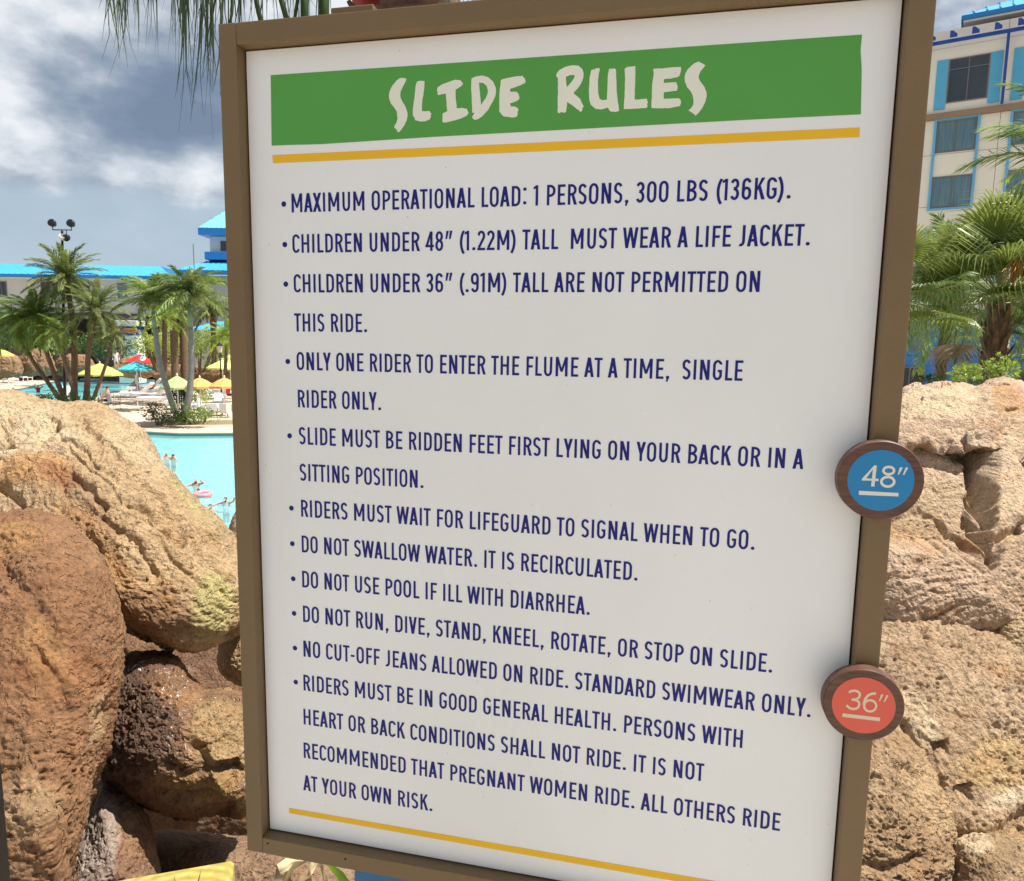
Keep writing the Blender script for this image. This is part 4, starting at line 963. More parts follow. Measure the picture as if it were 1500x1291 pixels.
# --- long arcade building behind the pools
def Q(px, py, Y): return at(px, py, Y)
Ya = 80.0
ar = empty('arcade_building', (-60, Ya, -1.6), 0, 'long grey building with dark stone arches and a bright blue seamed roof', 'building')
org = Vector(ar.location)
xL, xR = -72.0, at(251, 408, Ya).x
ze = at(60, 409, Ya).z; zr = at(60, 388, Ya + 6.5).z
lo = lambda x, y, z: (x - org.x, y - org.y, z - org.z)
seam_roof(ar, lo(xL, Ya - .8, ze + .45), lo(xR + .3, Ya - .8, ze + .45), lo(xR - 4.2, Ya + 6.5, zr), lo(xL, Ya + 6.5, zr), M_roof, .66)
seam_roof(ar, lo(xR + .3, Ya - .8, ze + .45), lo(xR + .3, Ya + 13.8, ze + .45), lo(xR - 4.2, Ya + 6.5, zr), lo(xR - 4.2, Ya + 6.5, zr), M_roof, .66)
MB().box(xL - org.x, xR + .3 - org.x, -.95, -.8, ze + .08 - org.z, ze + .42 - org.z).obj('fascia', M_bluefas, ar)
MB().box(xL - org.x, xR + .3 - org.x, -.795, 0, ze + .05 - org.z, ze + .10 - org.z).obj('soffit', M_white, ar)
zs = at(60, 458, Ya).z
MB().box(xL - org.x, xR - .5 - org.x, 0.0, 13, zs - org.z, ze + .045 - org.z).obj('upper_wall', M_wallg, ar)
def window(parent, x0, x1, z0, z1, y, glass, mull=1, fr=M_wframe):
    f = MB(); t_ = .07
    f.box(x0, x1, y - .06, y + .0, z0, z0 + t_); f.box(x0, x1, y - .06, y, z1 - t_, z1); f.box(x0, x0 + t_, y - .06, y, z0 + t_, z1 - t_); f.box(x1 - t_, x1, y - .06, y, z0 + t_, z1 - t_)
    for k in range(mull):
        c = x0 + (x1 - x0) * (k + 1) / (mull + 1); f.box(c - .03, c + .03, y - .05, y, z0 + t_, z1 - t_)
    w = f.obj('window', fr, parent)
    MB().box(x0 + t_, x1 - t_, y - .02, y - .008, z0 + t_, z1 - t_).obj('pane', glass, w)
    return w
for pxa, pxb, g_ in ((-60, -40, M_glassd), (-6, 10, M_glassd), (172, 186, M_glasst), (60, 74, M_glassd), (120, 132, M_glassd)):
    x0, x1 = at(pxa, 420, Ya).x, at(pxb, 420, Ya).x
    window(ar, x0 - org.x, x1 - org.x, at(60, 436, Ya).z - org.z, at(60, 413, Ya).z - org.z, 0, g_)
# stone arcade: a wall pierced by arches, each with a trim ring
zb = -3.2; zt = zs - .01
cent = [at(p_, 480, Ya).x for p_ in (-150, -78, -6, 58, 124, 204)]; ra = 1.55; spring = at(60, 486, Ya).z
x = xL; mb = MB()
edges = [xL] + [v for c in cent for v in (c - ra, c + ra)] + [xR - .5]
for i in range(0, len(edges), 2):
    if edges[i + 1] > edges[i]: mb.box(edges[i] - org.x, edges[i + 1] - org.x, -.25, 1.2, zb - org.z, zt - org.z)
for c in cent:
    poly = [(c - ra - org.x, zt - org.z)] + [(c - ra * math.cos(math.pi * k / 14) - org.x, spring + ra * math.sin(math.pi * k / 14) - org.z) for k in range(15)] + [(c + ra - org.x, zt - org.z)]
    mb.prism(poly, -.25, 1.2)
mb.obj('stone_wall', M_stoned, ar)
for c in cent:
    m2 = MB(); n = 14
    inn = [(c - ra * math.cos(math.pi * k / n) - org.x, spring + ra * math.sin(math.pi * k / n) - org.z) for k in range(n + 1)]
    out = [(c - (ra + .35) * math.cos(math.pi * k / n) - org.x, spring + (ra + .35) * math.sin(math.pi * k / n) - org.z) for k in range(n + 1)]
    for k in range(n):
        p4 = [inn[k], inn[k + 1], out[k + 1], out[k]]
        m2.add([(a, -.40, b) for a, b in p4] + [(a, -.252, b) for a, b in p4], [(0, 1, 2, 3), (0, 1, 5, 4), (2, 3, 7, 6)])
    m2.obj('arch_trim', M_ring, ar)
MB().box(xL - org.x, xR - .5 - org.x, 5.0, 5.2, zb - org.z, zt - org.z).obj('inner_wall', M_stoned, ar)
# small white kiosk seen through the right arch
kk = at(192, 500, 78); kz = DZ
ks = empty('white_kiosk', (kk.x, 78, kz), 0, 'white kiosk with a blue and orange sign band standing in front of the arch', 'kiosk')
hw_ = 1.05
MB().box(-hw_, hw_, -.8, .8, 0, at(192, 492, 78).z - kz).obj('counter', M_white, ks, bevel=.02)
MB().box(-hw_ + .1, hw_ - .1, -.5, .8, at(192, 492, 78).z - kz + .003, at(192, 478, 78).z - kz).obj('back_panel', M_deepb, ks)
MB().box(-.5, .95, -.6, -.503, at(192, 487, 78).z - kz, at(192, 481, 78).z - kz).obj('orange_band', mat('awning_orange', (.60, .12, .05), .6), ks)
MB().box(-hw_ - .1, hw_ + .1, -.9, .9, at(192, 478, 78).z - kz + .003, at(192, 470, 78).z - kz).obj('roof', M_white, ks, bevel=.03)

# --- second building with a tower, partly behind the sign
Yb = 86.0
tb = empty('tower_building', (at(330, 420, Yb).x, Yb, -3.2), 0, 'pale building with a hipped teal tower roof at the frame of the sign', 'building')
org2 = Vector(tb.location); L2 = lambda x, y, z: (x - org2.x, y - org2.y, z - org2.z)
xa, xb = at(276, 395, Yb).x, at(520, 395, Yb).x
za, zbb = at(300, 397, Yb).z, at(300, 377, Yb + 6).z
seam_roof(tb, L2(xa - 1.2, Yb - 1, za), L2(xb, Yb - 1, za), L2(xb, Yb + 6, zbb), L2(xa + 1.6, Yb + 6, zbb), M_roof, .62)
MB().box(xa - 1.2 - org2.x, xb - org2.x, -1.12, -1.0, za - .52 - org2.z, za - .02 - org2.z).obj('fascia', M_bluefas, tb)
MB().box(xa - .4 - org2.x, xb - .5 - org2.x, 0, 12, 0, za - .53 - org2.z).obj('wall', M_wallg, tb)
tx0, tx1 = at(307, 350, Yb + 4).x, at(470, 350, Yb + 4).x
tz0, tz1 = at(320, 378, Yb + 4).z, at(320, 343, Yb + 4).z
MB().box(tx0 - org2.x, tx1 - org2.x, 4, 14, tz0 - org2.z, tz1 - org2.z).obj('tower_wall', mat('tower_stucco', (.60, .66, .70), .9, .05, 1), tb)
xw = at(323, 360, Yb + 4).x; window(tb, xw - org2.x, xw + 1.7 - org2.x, at(323, 368, Yb + 4).z - org2.z, at(323, 353, Yb + 4).z - org2.z, 4, M_glassd)
MB().box(tx0 - .1 - org2.x, tx1 - org2.x, 2.6, 3.99, tz0 - .35 - org2.z, tz0 + .55 - org2.z).obj('tower_skirt', M_bluefas, tb)
rx0, rx1 = at(290, 340, Yb + 2.5).x, at(490, 340, Yb + 2.5).x
rz0, rz1 = at(290, 344, Yb + 2.5).z, at(290, 333.5, Yb + 2.5).z
MB().box(rx0 - org2.x, rx1 - org2.x, 2.5, 15.5, rz0 - org2.z, rz1 - .03 - org2.z).obj('tower_fascia', M_bluefas, tb)
apx = (rx0 + rx1) / 2; apz = at(360, 258, Yb + 9).z
seam_roof(tb, L2(rx0, Yb + 2.5, rz1), L2(rx1, Yb + 2.5, rz1), L2(apx, Yb + 9, apz), L2(apx, Yb + 9, apz), M_rooft, .55, 'tower_roof')
seam_roof(tb, L2(rx0, Yb + 15.5, rz1), L2(rx0, Yb + 2.5, rz1), L2(apx, Yb + 9, apz), L2(apx, Yb + 9, apz), M_rooft, .55, 'tower_roof')
m2 = MB(); q = at(282, 400, Yb - 2); m2.tube([(q.x - org2.x, -1.5, 4), (q.x - org2.x, -1.5, at(282, 360, Yb).z - org2.z)], .05, 6); m2.obj('lightning_rod', M_wframe, tb)
# low annexe, beige wall and a low blue roof
an = empty('low_annexe', (at(315, 470, 70).x, 70, -3.2), 0, 'low beige annexe with a small bright blue roof behind the shrubs by the sign frame', 'building')
oa = Vector(an.location)
MB().box(-3.2, 12, 4, 9, 0, at(315, 437, 74).z - oa.z).obj('wall', mat('annexe_wall', (.46, .44, .42), .9, .05, 1), an)
zz0 = at(330, 484, 70).z - oa.z; zz1 = at(330, 471, 73).z - oa.z
seam_roof(an, (-3.0, 0, zz0), (12, 0, zz0), (12, 3.6, zz1), (-1.2, 3.6, zz1), M_roof, .6)
MB().box(-2.6, 11.8, .4, 3.9, 0, zz0 - .1).obj('lower_wall', M_wallg, an)

# --- hotel on the right
ex = Vector((.851, -.525, 0)).normalized(); hotel_rz = math.atan2(ex.y, ex.x)
h0 = at(1370, 170, 42.0)
ht = empty('hotel', (h0.x, h0.y, -3.2), hotel_rz, 'tall cream hotel with pale blue window surrounds and a brown band, right of the sign', 'building')
hz_ = lambda py, Y=42.0, px=1370: at(px, py, Y).z + 3.2
H0, H1 = -9.0, 16.0
z_band0, z_band1 = hz_(176.5), hz_(168)
z_par = hz_(46)
z_blue = hz_(458)
# cream wall in panels with recessed joints
rows_z = [z_blue + .003]; zf = hz_(304) - .05
zrow = [z_blue + .003, zf - 3 * 2.97 + .9, zf - 2 * 2.97 + .9, zf - 2.97 + .9, zf + .05, hz_(228), z_band0 - .003]
zrow = sorted(z for z in zrow if z_blue < z < z_band0)
cols = [H0, -5.25, -1.75, -.45, 3.05, 6.55, 10.05, 13.55, H1]
MB().box(H0 + .02, H1 - .02, .05, 12, 0, z_par - .05).obj('wall_core', M_wframe, ht)
for zi in range(len(zrow) - 1):
    for ci in range(len(cols) - 1):
        MB().box(cols[ci] + .012, cols[ci + 1] - .012, 0, .049, zrow[zi] + .012, zrow[zi + 1] - .012).obj('wall_panel', M_cream_w, ht)
for ci in range(len(cols) - 1):
    MB().box(cols[ci] + .01, cols[ci + 1] - .01, 0, .049, z_band1 + .003, hz_(72) ).obj('wall_panel', M_cream_w, ht)
    MB().box(cols[ci] + .01, cols[ci + 1] - .01, 0, .049, hz_(72) + .02, z_par).obj('wall_panel', M_cream_w, ht)
MB().box(H0, H1, -.22, -.003, z_band0, z_band1).obj('brown_band', M_brownb, ht, bevel=.01)
def hotel_window(s0, s1, z0, z1, glass):
    f = MB(); t_ = .055; y = -.055
    for bx in ((s0, s1, z0, z0 + t_), (s0, s1, z1 - t_, z1), (s0, s0 + t_, z0 + t_, z1 - t_), (s1 - t_, s1, z0 + t_, z1 - t_), ((s0 + s1) / 2 - .025, (s0 + s1) / 2 + .025, z0 + t_, z1 - t_)):
        f.box(bx[0], bx[1], y, -.003, bx[2], bx[3])
    w = f.obj('window', M_wframe, ht)
    for a_, b_ in ((s0 + t_, (s0 + s1) / 2 - .025), ((s0 + s1) / 2 + .025, s1 - t_)):
        MB().box(a_, b_, -.022, -.006, z0 + t_, z1 - t_).obj('pane', glass, w)
    return w
for col in (-7.0, -3.5, 0, 3.5, 7.0, 10.5):
    zt_, zb_ = hz_(180), hz_(226)
    for k in range(4):
        hotel_window(col + .14, col + 2.02, zb_ - 2.95 * k, zt_ - 2.95 * k, M_glasst)
    f = MB()                                  # light blue surround joining two storeys
    zb2 = zb_ - 2.95
    for z0_, z1_ in ((zb2 - .14, zt_ + .14), (zb2 - .14 - 5.9, zt_ + .14 - 5.9)):
        for bx in ((col, col + .125, z0_, z1_), (col + 2.035, col + 2.16, z0_, z1_), (col + .125, col + 2.035, z1_ - .10, z1_), (col + .125, col + 2.035, z0_, z0_ + .10)):
            f2 = MB(); f2.box(bx[0], bx[1], -.10, -.002, bx[2], bx[3]); f2.obj('window_surround', M_lblue, ht)
    w = hotel_window(col + .45, col + 2.35, hz_(154), hz_(90), M_glassd)
    MB().box(col + .45 + .06, col + 2.29, -.06, -.0565, hz_(154) + (hz_(90) - hz_(154)) * .74, hz_(154) + (hz_(90) - hz_(154)) * .74 + .05).obj('transom', M_wframe, w)
    for a_ in (-.12, 2.38):
        MB().box(col + a_, col + a_ + .54, -.05, -.002, hz_(162), hz_(90) + .02).obj('shutter', M_shut, ht)
    # steel trellis on the parapet
for s in (-.9, 2.6, 6.1, 9.6): pass
MB().box(H0, H1, -.55, -.45, hz_(70), hz_(65)).obj('trellis_beam', M_deepb, ht)
s = H0 + .4
while s < H1:
    m2 = MB(); m2.prism([(0, 0), (0, .34), (.12, .34), (.34, .14), (.34, 0)], -.03, .03, Matrix.Translation((s, -.75, hz_(65) + .003)) @ Matrix.Rotation(0, 4, 'Z'))
    m2.obj('trellis_fin', M_deepb, ht); s += 1.0
for s in (-4.1, -.6 + 3.65, 6.55, 10.05):
    MB().box(s - .07, s + .07, -.44, -.32, z_band1 + .01, hz_(70)).obj('trellis_post', M_deepb, ht)
# blue ground storeys
for k in range(12):
    MB().box(H0, H1, -.06, -.004, .02 + k * (z_blue - .3) / 12, (k + 1) * (z_blue - .3) / 12).obj('siding_board', M_siding, ht)
MB().box(H0, H1, -.16, -.003, z_blue - .28, z_blue).obj('sill_band', M_bluefas, ht)
for s in (-5, -1.35, 1.35, 4.4, 8, 11.5):
    MB().box(s, s + .14, -.12, -.065, 0, z_blue - .29).obj('pilaster', M_white, ht)
for s in (-4.6, -.95, 4.9, 8.5):
    window(ht, s, s + 1.6, hz_(513), hz_(478), -.066, M_glasst)
    window(ht, s, s + 1.6, hz_(575), hz_(538), -.066, M_glassd, 1)
# roof pavilion
zt0 = hz_(30, 42.5, 1394)
mbp = MB(); mbp.box(2.6, 16, 3.9, 12, z_par + .002, zt0 - .1); mbp.obj('pavilion_wall', M_cream_w, ht)
MB().box(.9, 17.5, 1.2, 14, zt0 - .09, zt0 + .02).obj('pavilion_soffit', M_white, ht)
MB().box(.8, 17.6, 1.1, 14.1, zt0 + .025, zt0 + .25).obj('pavilion_fascia', M_bluefas, ht)
seam_roof(ht, (.8, 1.1, zt0 + .26), (17.6, 1.1, zt0 + .26), (11.5, 7.6, zt0 + 3.6), (7.0, 7.6, zt0 + 3.6), M_roof, .6)
seam_roof(ht, (.8, 14.1, zt0 + .26), (.8, 1.1, zt0 + .26), (7.0, 7.6, zt0 + 3.6), (7.0, 7.6, zt0 + 3.6), M_roof, .6)
for s in (3.0, 4.9, 6.8): MB().box(s, s + .5, 2.9, 3.89, zt0 - .5, zt0 - .092).obj('bracket', mat('salmon', (.62, .33, .22), .8) if s == 3.0 else bpy.data.materials['salmon'], ht)
m2 = MB(); m2.lathe([(0, -.1), (.08, -.07), (.1, 0), (.07, .07), (0, .1)], 12, None, (-.55, -.16, hz_(76))); m2.obj('floodlight', M_white, ht, smooth=True)
# ================================================================ PALMS AND SHRUBS
M_frond = leaf_mat('frond_green', (.060, .130, .020), (.21, .32, .065), .38, .42, 2.5)
M_frondy = leaf_mat('frond_yellow_green', (.11, .21, .02), (.32, .42, .07), .40, .45, 2.5)
M_frondd = leaf_mat('frond_dull', (.070, .110, .032), (.22, .27, .09), .35, .5, 2.5)
M_fan = leaf_mat('fan_green', (.055, .105, .018), (.22, .29, .065), .32, .38, 5)
M_hang = leaf_mat('hanging_leaf_dark', (.020, .045, .014), (.07, .11, .03), .15, .5, 6)
M_rach = mat('rachis', (.20, .21, .07), .55)
M_trunkb = mat('trunk_brown', (.150, .100, .066), .95, .5, 9, 1.0, 18)
M_trunkg = mat('trunk_grey', (.23, .21, .185), .85, .25, 4, .5, 10, stretch=(1, 1, 5))
M_shaft = mat('crownshaft', (.19, .24, .12), .6, .2, 3)
M_boot = mat('leaf_boot', (.20, .125, .075), .9, .45, 12, .6, 30)
M_deadl = leaf_mat('dead_leaf', (.28, .21, .13), (.55, .45, .30), .2, .7, 8)

def feather(L=2.2, droop=1.1, n=34, leaf=.42, wid=.018, lift=.35, mats=None, seed=0, spread=60, hang=.5, plume=0.0):
    """one pinnate frond growing along +X from the origin"""
    R = random.Random(seed); mb = MB(); pts = []
    for i in range(13):
        t = i / 12; pts.append(Vector((L * t * (1 - .12 * t * droop), 0, lift * L * t - droop * L * .62 * t ** 2.2)))
    mb.cur = 0; mb.tube(pts, [.018 * L / 2.2 * (1 - .85 * i / 12) + .003 for i in range(13)], 5)
    mb.cur = 1
    for i in range(n):
        t = .12 + .87 * i / (n - 1); k = t * 12; a = int(min(11, k)); f = k - a
        p = pts[a].lerp(pts[a + 1], f); tg = (pts[a + 1] - pts[a]).normalized()
        ll = leaf * (math.sin(math.pi * (.12 + .80 * t)) ** .6) * R.uniform(.85, 1.1)
        for sgn in (-1, 1):
            sp = math.radians(spread * (1 - .45 * t) + R.uniform(-7, 7)); roll = R.uniform(-.25, .5) + plume * R.uniform(-1.3, 1.3)
            side = Vector((0, sgn, 0)); upv = side.cross(tg) * -sgn
            d = (tg * math.cos(sp) + (side * math.cos(roll) + Vector((0, 0, 1)) * math.sin(roll)) * math.sin(sp)).normalized()
            q1 = p + d * ll * .5 - Vector((0, 0, hang * ll * .10)); q2 = p + d * ll * .88 - Vector((0, 0, hang * ll * .55)); w = wid * R.uniform(.8, 1.2)
            s = d.cross(Vector((0, 0, 1))); s = s.normalized() if s.length > .05 else Vector((0, 1, 0))
            b = len(mb.v)
            mb.v += [tuple(p - s * w * .35), tuple(p + s * w * .35), tuple(q1 - s * w), tuple(q1 + s * w), tuple(q2)]
            mb.f += [(b, b + 1, b + 3, b + 2), (b + 2, b + 3, b + 4)]; mb.m += [1, 1]
    me = bpy.data.meshes.new('frond'); me.from_pydata(mb.v, [], mb.f); me.polygons.foreach_set('material_index', mb.m)
    for m_ in (mats or (M_rach, M_frond)): me.materials.append(m_)
    return me
def fan(R0=.62, pet=.8, n=34, span=250, tip=.38, mats=None, seed=0, curl=.25, wid=.021, petw=.014, sag=.15):
    """costapalmate leaf: petiole along +X, folded segments with hanging tips"""
    R = random.Random(seed); mb = MB(); mb.cur = 0
    pts = [Vector((pet * t, 0, .12 * pet * math.sin(t * 2.2) - sag * pet * t * t)) for t in (0, .25, .5, .75, 1)]
    mb.tube(pts, [petw, petw * .8, petw * .7, petw * .6, petw * .5], 5); hub = pts[-1]; mb.cur = 1
    for i in range(n):
        a = math.radians(-span / 2 + span * i / (n - 1)); rr = R0 * (1 - .18 * abs(a) / 2.2) * R.uniform(.93, 1.05)
        d = Vector((math.cos(a), math.sin(a), 0)); up = Vector((0, 0, 1)); s = Vector((-math.sin(a), math.cos(a), 0))
        def pos(t, drop): return hub + d * rr * t + up * (curl * rr * .5 * math.sin(t * 1.8) * (.3 + .7 * abs(math.sin(a))) - drop)
        w = wid * rr / .6 * R.uniform(.85, 1.1)
        p0, p1, p2 = pos(.02, 0), pos(.45, 0), pos(.72, .02 * rr)
        kx = R.uniform(.6, 1.15)
        p3 = pos(.90, tip * .22 * rr * kx); p4 = p3 + d * rr * .03 - up * tip * rr * kx
        b = len(mb.v)
        for p, ww in ((p0, .10), (p1, 1.0), (p2, .8), (p3, .38)):
            mb.v += [tuple(p - s * w * ww), tuple(p + up * w * ww * .9), tuple(p + s * w * ww)]
        mb.v.append(tuple(p4))
        for k in range(3):
            q = b + 3 * k; mb.f += [(q, q + 1, q + 4, q + 3), (q + 1, q + 2, q + 5, q + 4)]; mb.m += [1, 1]
        q = b + 9; mb.f += [(q, q + 1, b + 12), (q + 1, q + 2, b + 12)]; mb.m += [1, 1]
    me = bpy.data.meshes.new('frond'); me.from_pydata(mb.v, [], mb.f); me.polygons.foreach_set('material_index', mb.m)
    for m_ in (mats or (M_rach, M_fan)): me.materials.append(m_)
    return me

def palm(label, path, rads, fronds, nf, el0, el1, sc, mt, group=None, ground=DZ, rings=0, name='palm_tree', seed=1, shaft=None, azbias=None, flare=1.0):
    R = random.Random(seed)
    base = Vector(path[0]); o = empty(name, tuple(base), 0, label, 'palm tree', group)
    pts = [Vector(p) - base for p in path]; fine_ = []
    for i in range(len(pts) - 1):
        for k in range(8):
            t = k / 8; p0 = pts[max(i - 1, 0)]; p1 = pts[i]; p2 = pts[i + 1]; p3 = pts[min(i + 2, len(pts) - 1)]
            fine_.append(.5 * ((2 * p1) + (p2 - p0) * t + (2 * p0 - 5 * p1 + 4 * p2 - p3) * t * t + (3 * p1 - 3 * p2 + p3 - p0) * t ** 3))
    fine_.append(pts[-1]); n = len(fine_)
    rr = [np.interp(i / (n - 1), np.linspace(0, 1, len(rads)), rads) * (1 + (.06 if i % 2 else -.04)) * R.uniform(.97, 1.03) for i in range(n)]
    MB().tube(fine_, rr, 10).obj('trunk', mt, o, smooth=True)
    top = fine_[-1]
    if shaft: MB().tube([top, top + (fine_[-1] - fine_[-3]).normalized() * shaft[0]], [rads[-1] * 1.15, rads[-1] * .7], 10).obj('crownshaft', M_shaft, o, smooth=True); top = top + (fine_[-1] - fine_[-3]).normalized() * shaft[0]
    ga = R.uniform(0, 6.28)
    for k in range(nf):
        t = (k + .5) / nf; el = math.radians(el0 + (el1 - el0) * t + R.uniform(-7, 7)); az = ga + k * 2.39996 + R.uniform(-.2, .2)
        if azbias is not None: az = azbias[0] + math.atan2(math.sin(az - azbias[0]), math.cos(az - azbias[0])) * azbias[1]
        f = inst('frond', R.choice(fronds), o, tuple(top + Vector((0, 0, .10 * (1 - t)))), (R.uniform(-.25, .25), -el, az), sc * R.uniform(.88, 1.1))
        f.rotation_mode = 'XYZ'
    return o
MR, MF = M_rach, M_frond
f_phx = [feather(2.0, .8, 40, .44, .022, .2, (M_rach, M_frondd), s, 48, .35, .35) for s in (1, 2, 3)]
f_phg = [feather(2.0, 1.0, 40, .50, .024, .25, (M_rach, M_frond), s, 55, .5, .3) for s in (4, 5)]
f_fox = [feather(2.3, 1.5, 56, .50, .028, .55, (M_rach, M_frond), s, 62, .7, 1.0) for s in (6, 7)]
f_foxd = [feather(2.3, 1.5, 56, .50, .028, .55, (M_rach, M_frondd), s, 62, .7, 1.0) for s in (16, 17)]
f_yel = [feather(1.5, 1.0, 26, .42, .026, .3, (M_rach, M_frondy), s, 50, .5, .3) for s in (8, 9)]
def pp(*l): return [at(x, y, Y) for x, y, Y in l]
GP = 'palms around the pools'
# feather palm clump left of the deck
palm('tallest feather palm of the clump by the pool, its crown under the floodlights', pp((108, 592, 46), (109, 540, 46), (108, 480, 46), (97, 412, 46)), [.24, .19, .17, .16], f_phx, 60, 80, -35, 1.22, M_trunkb, GP, seed=3)
palm('leaning feather palm of the pool clump whose trunk curves to the left', pp((98, 590, 45.6), (84, 560, 45.6), (66, 510, 45.6), (52, 468, 45.6)), [.18, .15, .13, .12], f_phg, 46, 75, -38, 1.15, M_trunkb, GP, seed=4)
palm('feather palm of the pool clump with a crown in front of the second arch', pp((126, 593, 45.2), (128, 560, 45.2), (130, 510, 45.2), (140, 458, 45.2)), [.22, .17, .15, .13], f_phx, 46, 78, -38, 1.1, M_trunkb, GP, seed=5)
palm('slender feather palm of the pool clump leaning right over the deck', pp((132, 596, 44.8), (146, 560, 44.8), (158, 525, 44.8), (168, 492, 44.8)), [.13, .10, .09, .08], f_phx, 26, 60, -50, .66, M_trunkb, GP, seed=6)
palm('short feather palm of the pool clump with bright green fronds low on the left', pp((90, 588, 46.4), (70, 560, 46.4), (46, 525, 46.4), (28, 480, 46.4)), [.16, .13, .11, .10], f_phg, 44, 70, -35, 1.05, M_trunkb, GP, seed=8)
palm('thin feather palm in the middle of the pool clump', pp((116, 594, 44.4), (104, 560, 44.4), (92, 520, 44.4), (84, 488, 44.4)), [.16, .13, .12, .11], f_phg, 22, 70, -40, .8, M_trunkb, GP, seed=9)
# grey trunked palms in the planter
palm('grey trunked palm leaning left out of the planter, arching plumed fronds', pp((264, 621, 38.5), (250, 585, 38.5), (234, 530, 38.5), (227, 480, 38.5)), [.18, .155, .145, .12], f_fox + f_foxd, 22, 80, 5, 1.02, M_trunkg, GP, seed=21, shaft=(.9,))
palm('grey trunked palm rising upright from the planter beside the sign', pp((266, 621, 38.2), (276, 585, 38.2), (281, 530, 38.2), (279, 480, 38.2)), [.19, .165, .155, .13], f_fox + f_foxd, 24, 82, 8, 1.12, M_trunkg, GP, seed=12, shaft=(1.2,))
palm('brown trunked palm behind the green umbrella, the left of its pair', pp((257, 560, 52), (255, 500, 52), (253, 452, 52)), [.26, .26, .24], f_phg, 30, 80, -20, .9, M_trunkb, GP, seed=13)
palm('brown trunked palm behind the green umbrella, the right of its pair', pp((271, 560, 52.5), (269, 500, 52.5), (267, 446, 52.5)), [.27, .27, .25], f_foxd, 20, 82, 0, .9, M_trunkb, GP, seed=14)
palm('palm with a dark spreading crown in front of the beige annexe wall', pp((314, 540, 60), (313, 500, 60), (311, 462, 60)), [.2, .2, .22], f_foxd, 26, 60, -10, 1.05, M_trunkb, GP, seed=15)
palm('low bushy yellow green palm between the two grey trunks', pp((241, 560, 47), (241, 500, 47), (241, 470, 47)), [.16, .15, .14], f_yel, 24, 80, -20, 1.15, M_trunkb, GP, seed=18)
palm('low palm with fresh green fronds beside the lamp post by the frame', pp((330, 545, 57), (331, 520, 57), (332, 498, 57)), [.14, .13, .12], f_yel, 24, 75, -25, 1.3, M_trunkb, GP, seed=19)

def shrub(label, px, py, Y, w, h, m, n=900, leaf=.16, dep=None, group='shrubs and beds around the pools', name='shrub', zb=None, seed=0, cat='shrub'):
    R = random.Random(seed + int(px * 7)); b = at(px, py, Y); dep = dep or w * .8
    o = empty(name, tuple(b), 0, label, cat, group)
    mb = MB(); st = MB()
    cl = [(R.uniform(-.42, .42) * w, R.uniform(-.42, .42) * dep, R.uniform(.30, .85) * h, R.uniform(.16, .30)) for _ in range(9)]
    for k in range(n):
        c = R.choice(cl); rad = c[3] * min(w, h * 1.6); v = Vector((R.gauss(0, 1), R.gauss(0, 1), R.gauss(0, 1))).normalized() * rad * R.uniform(.55, 1.12)
        p = Vector((c[0], c[1], c[2])) + Vector((v.x, v.y, v.z * .8))
        if p.z < .02: p.z = R.uniform(.02, .2 * h)
        d = (v.normalized() + Vector((R.uniform(-.6, .6), R.uniform(-.6, .6), R.uniform(-.2, .7)))).normalized()
        s = d.cross(Vector((R.uniform(-1, 1), R.uniform(-1, 1), R.uniform(-1, 1))).normalized()).normalized(); L_ = leaf * R.uniform(.6, 1.25)
        q = p + d * L_ * .5; t = p + d * L_ - Vector((0, 0, .15 * L_))
        i = len(mb.v); mb.v += [tuple(p), tuple(q - s * L_ * .22), tuple(t), tuple(q + s * L_ * .22)]; mb.f += [(i, i + 1, i + 2, i + 3)]; mb.m += [0]
    for k in range(7):
        a = R.uniform(0, 6.28); st.tube([(0.1 * w * math.cos(a), 0.1 * w * math.sin(a), 0), (.3 * w * math.cos(a), .3 * dep * math.sin(a), .6 * h)], [.03 * h, .01 * h], 5)
    me = bpy.data.meshes.new('foliage'); me.from_pydata(mb.v, [], mb.f); me.materials.append(m)
    inst('foliage', me, o); so_ = st.obj('stems', M_trunkb, o); so_['kind'] = 'stuff'
    return o
M_sh1 = leaf_mat('shrub_green', (.08, .17, .02), (.25, .38, .06), .35, .4, 2)
M_sh2 = leaf_mat('shrub_dark', (.015, .045, .010), (.06, .11, .025), .25, .4, 2)
M_sh3 = leaf_mat('shrub_yellow', (.14, .22, .02), (.34, .42, .06), .4, .4, 2)
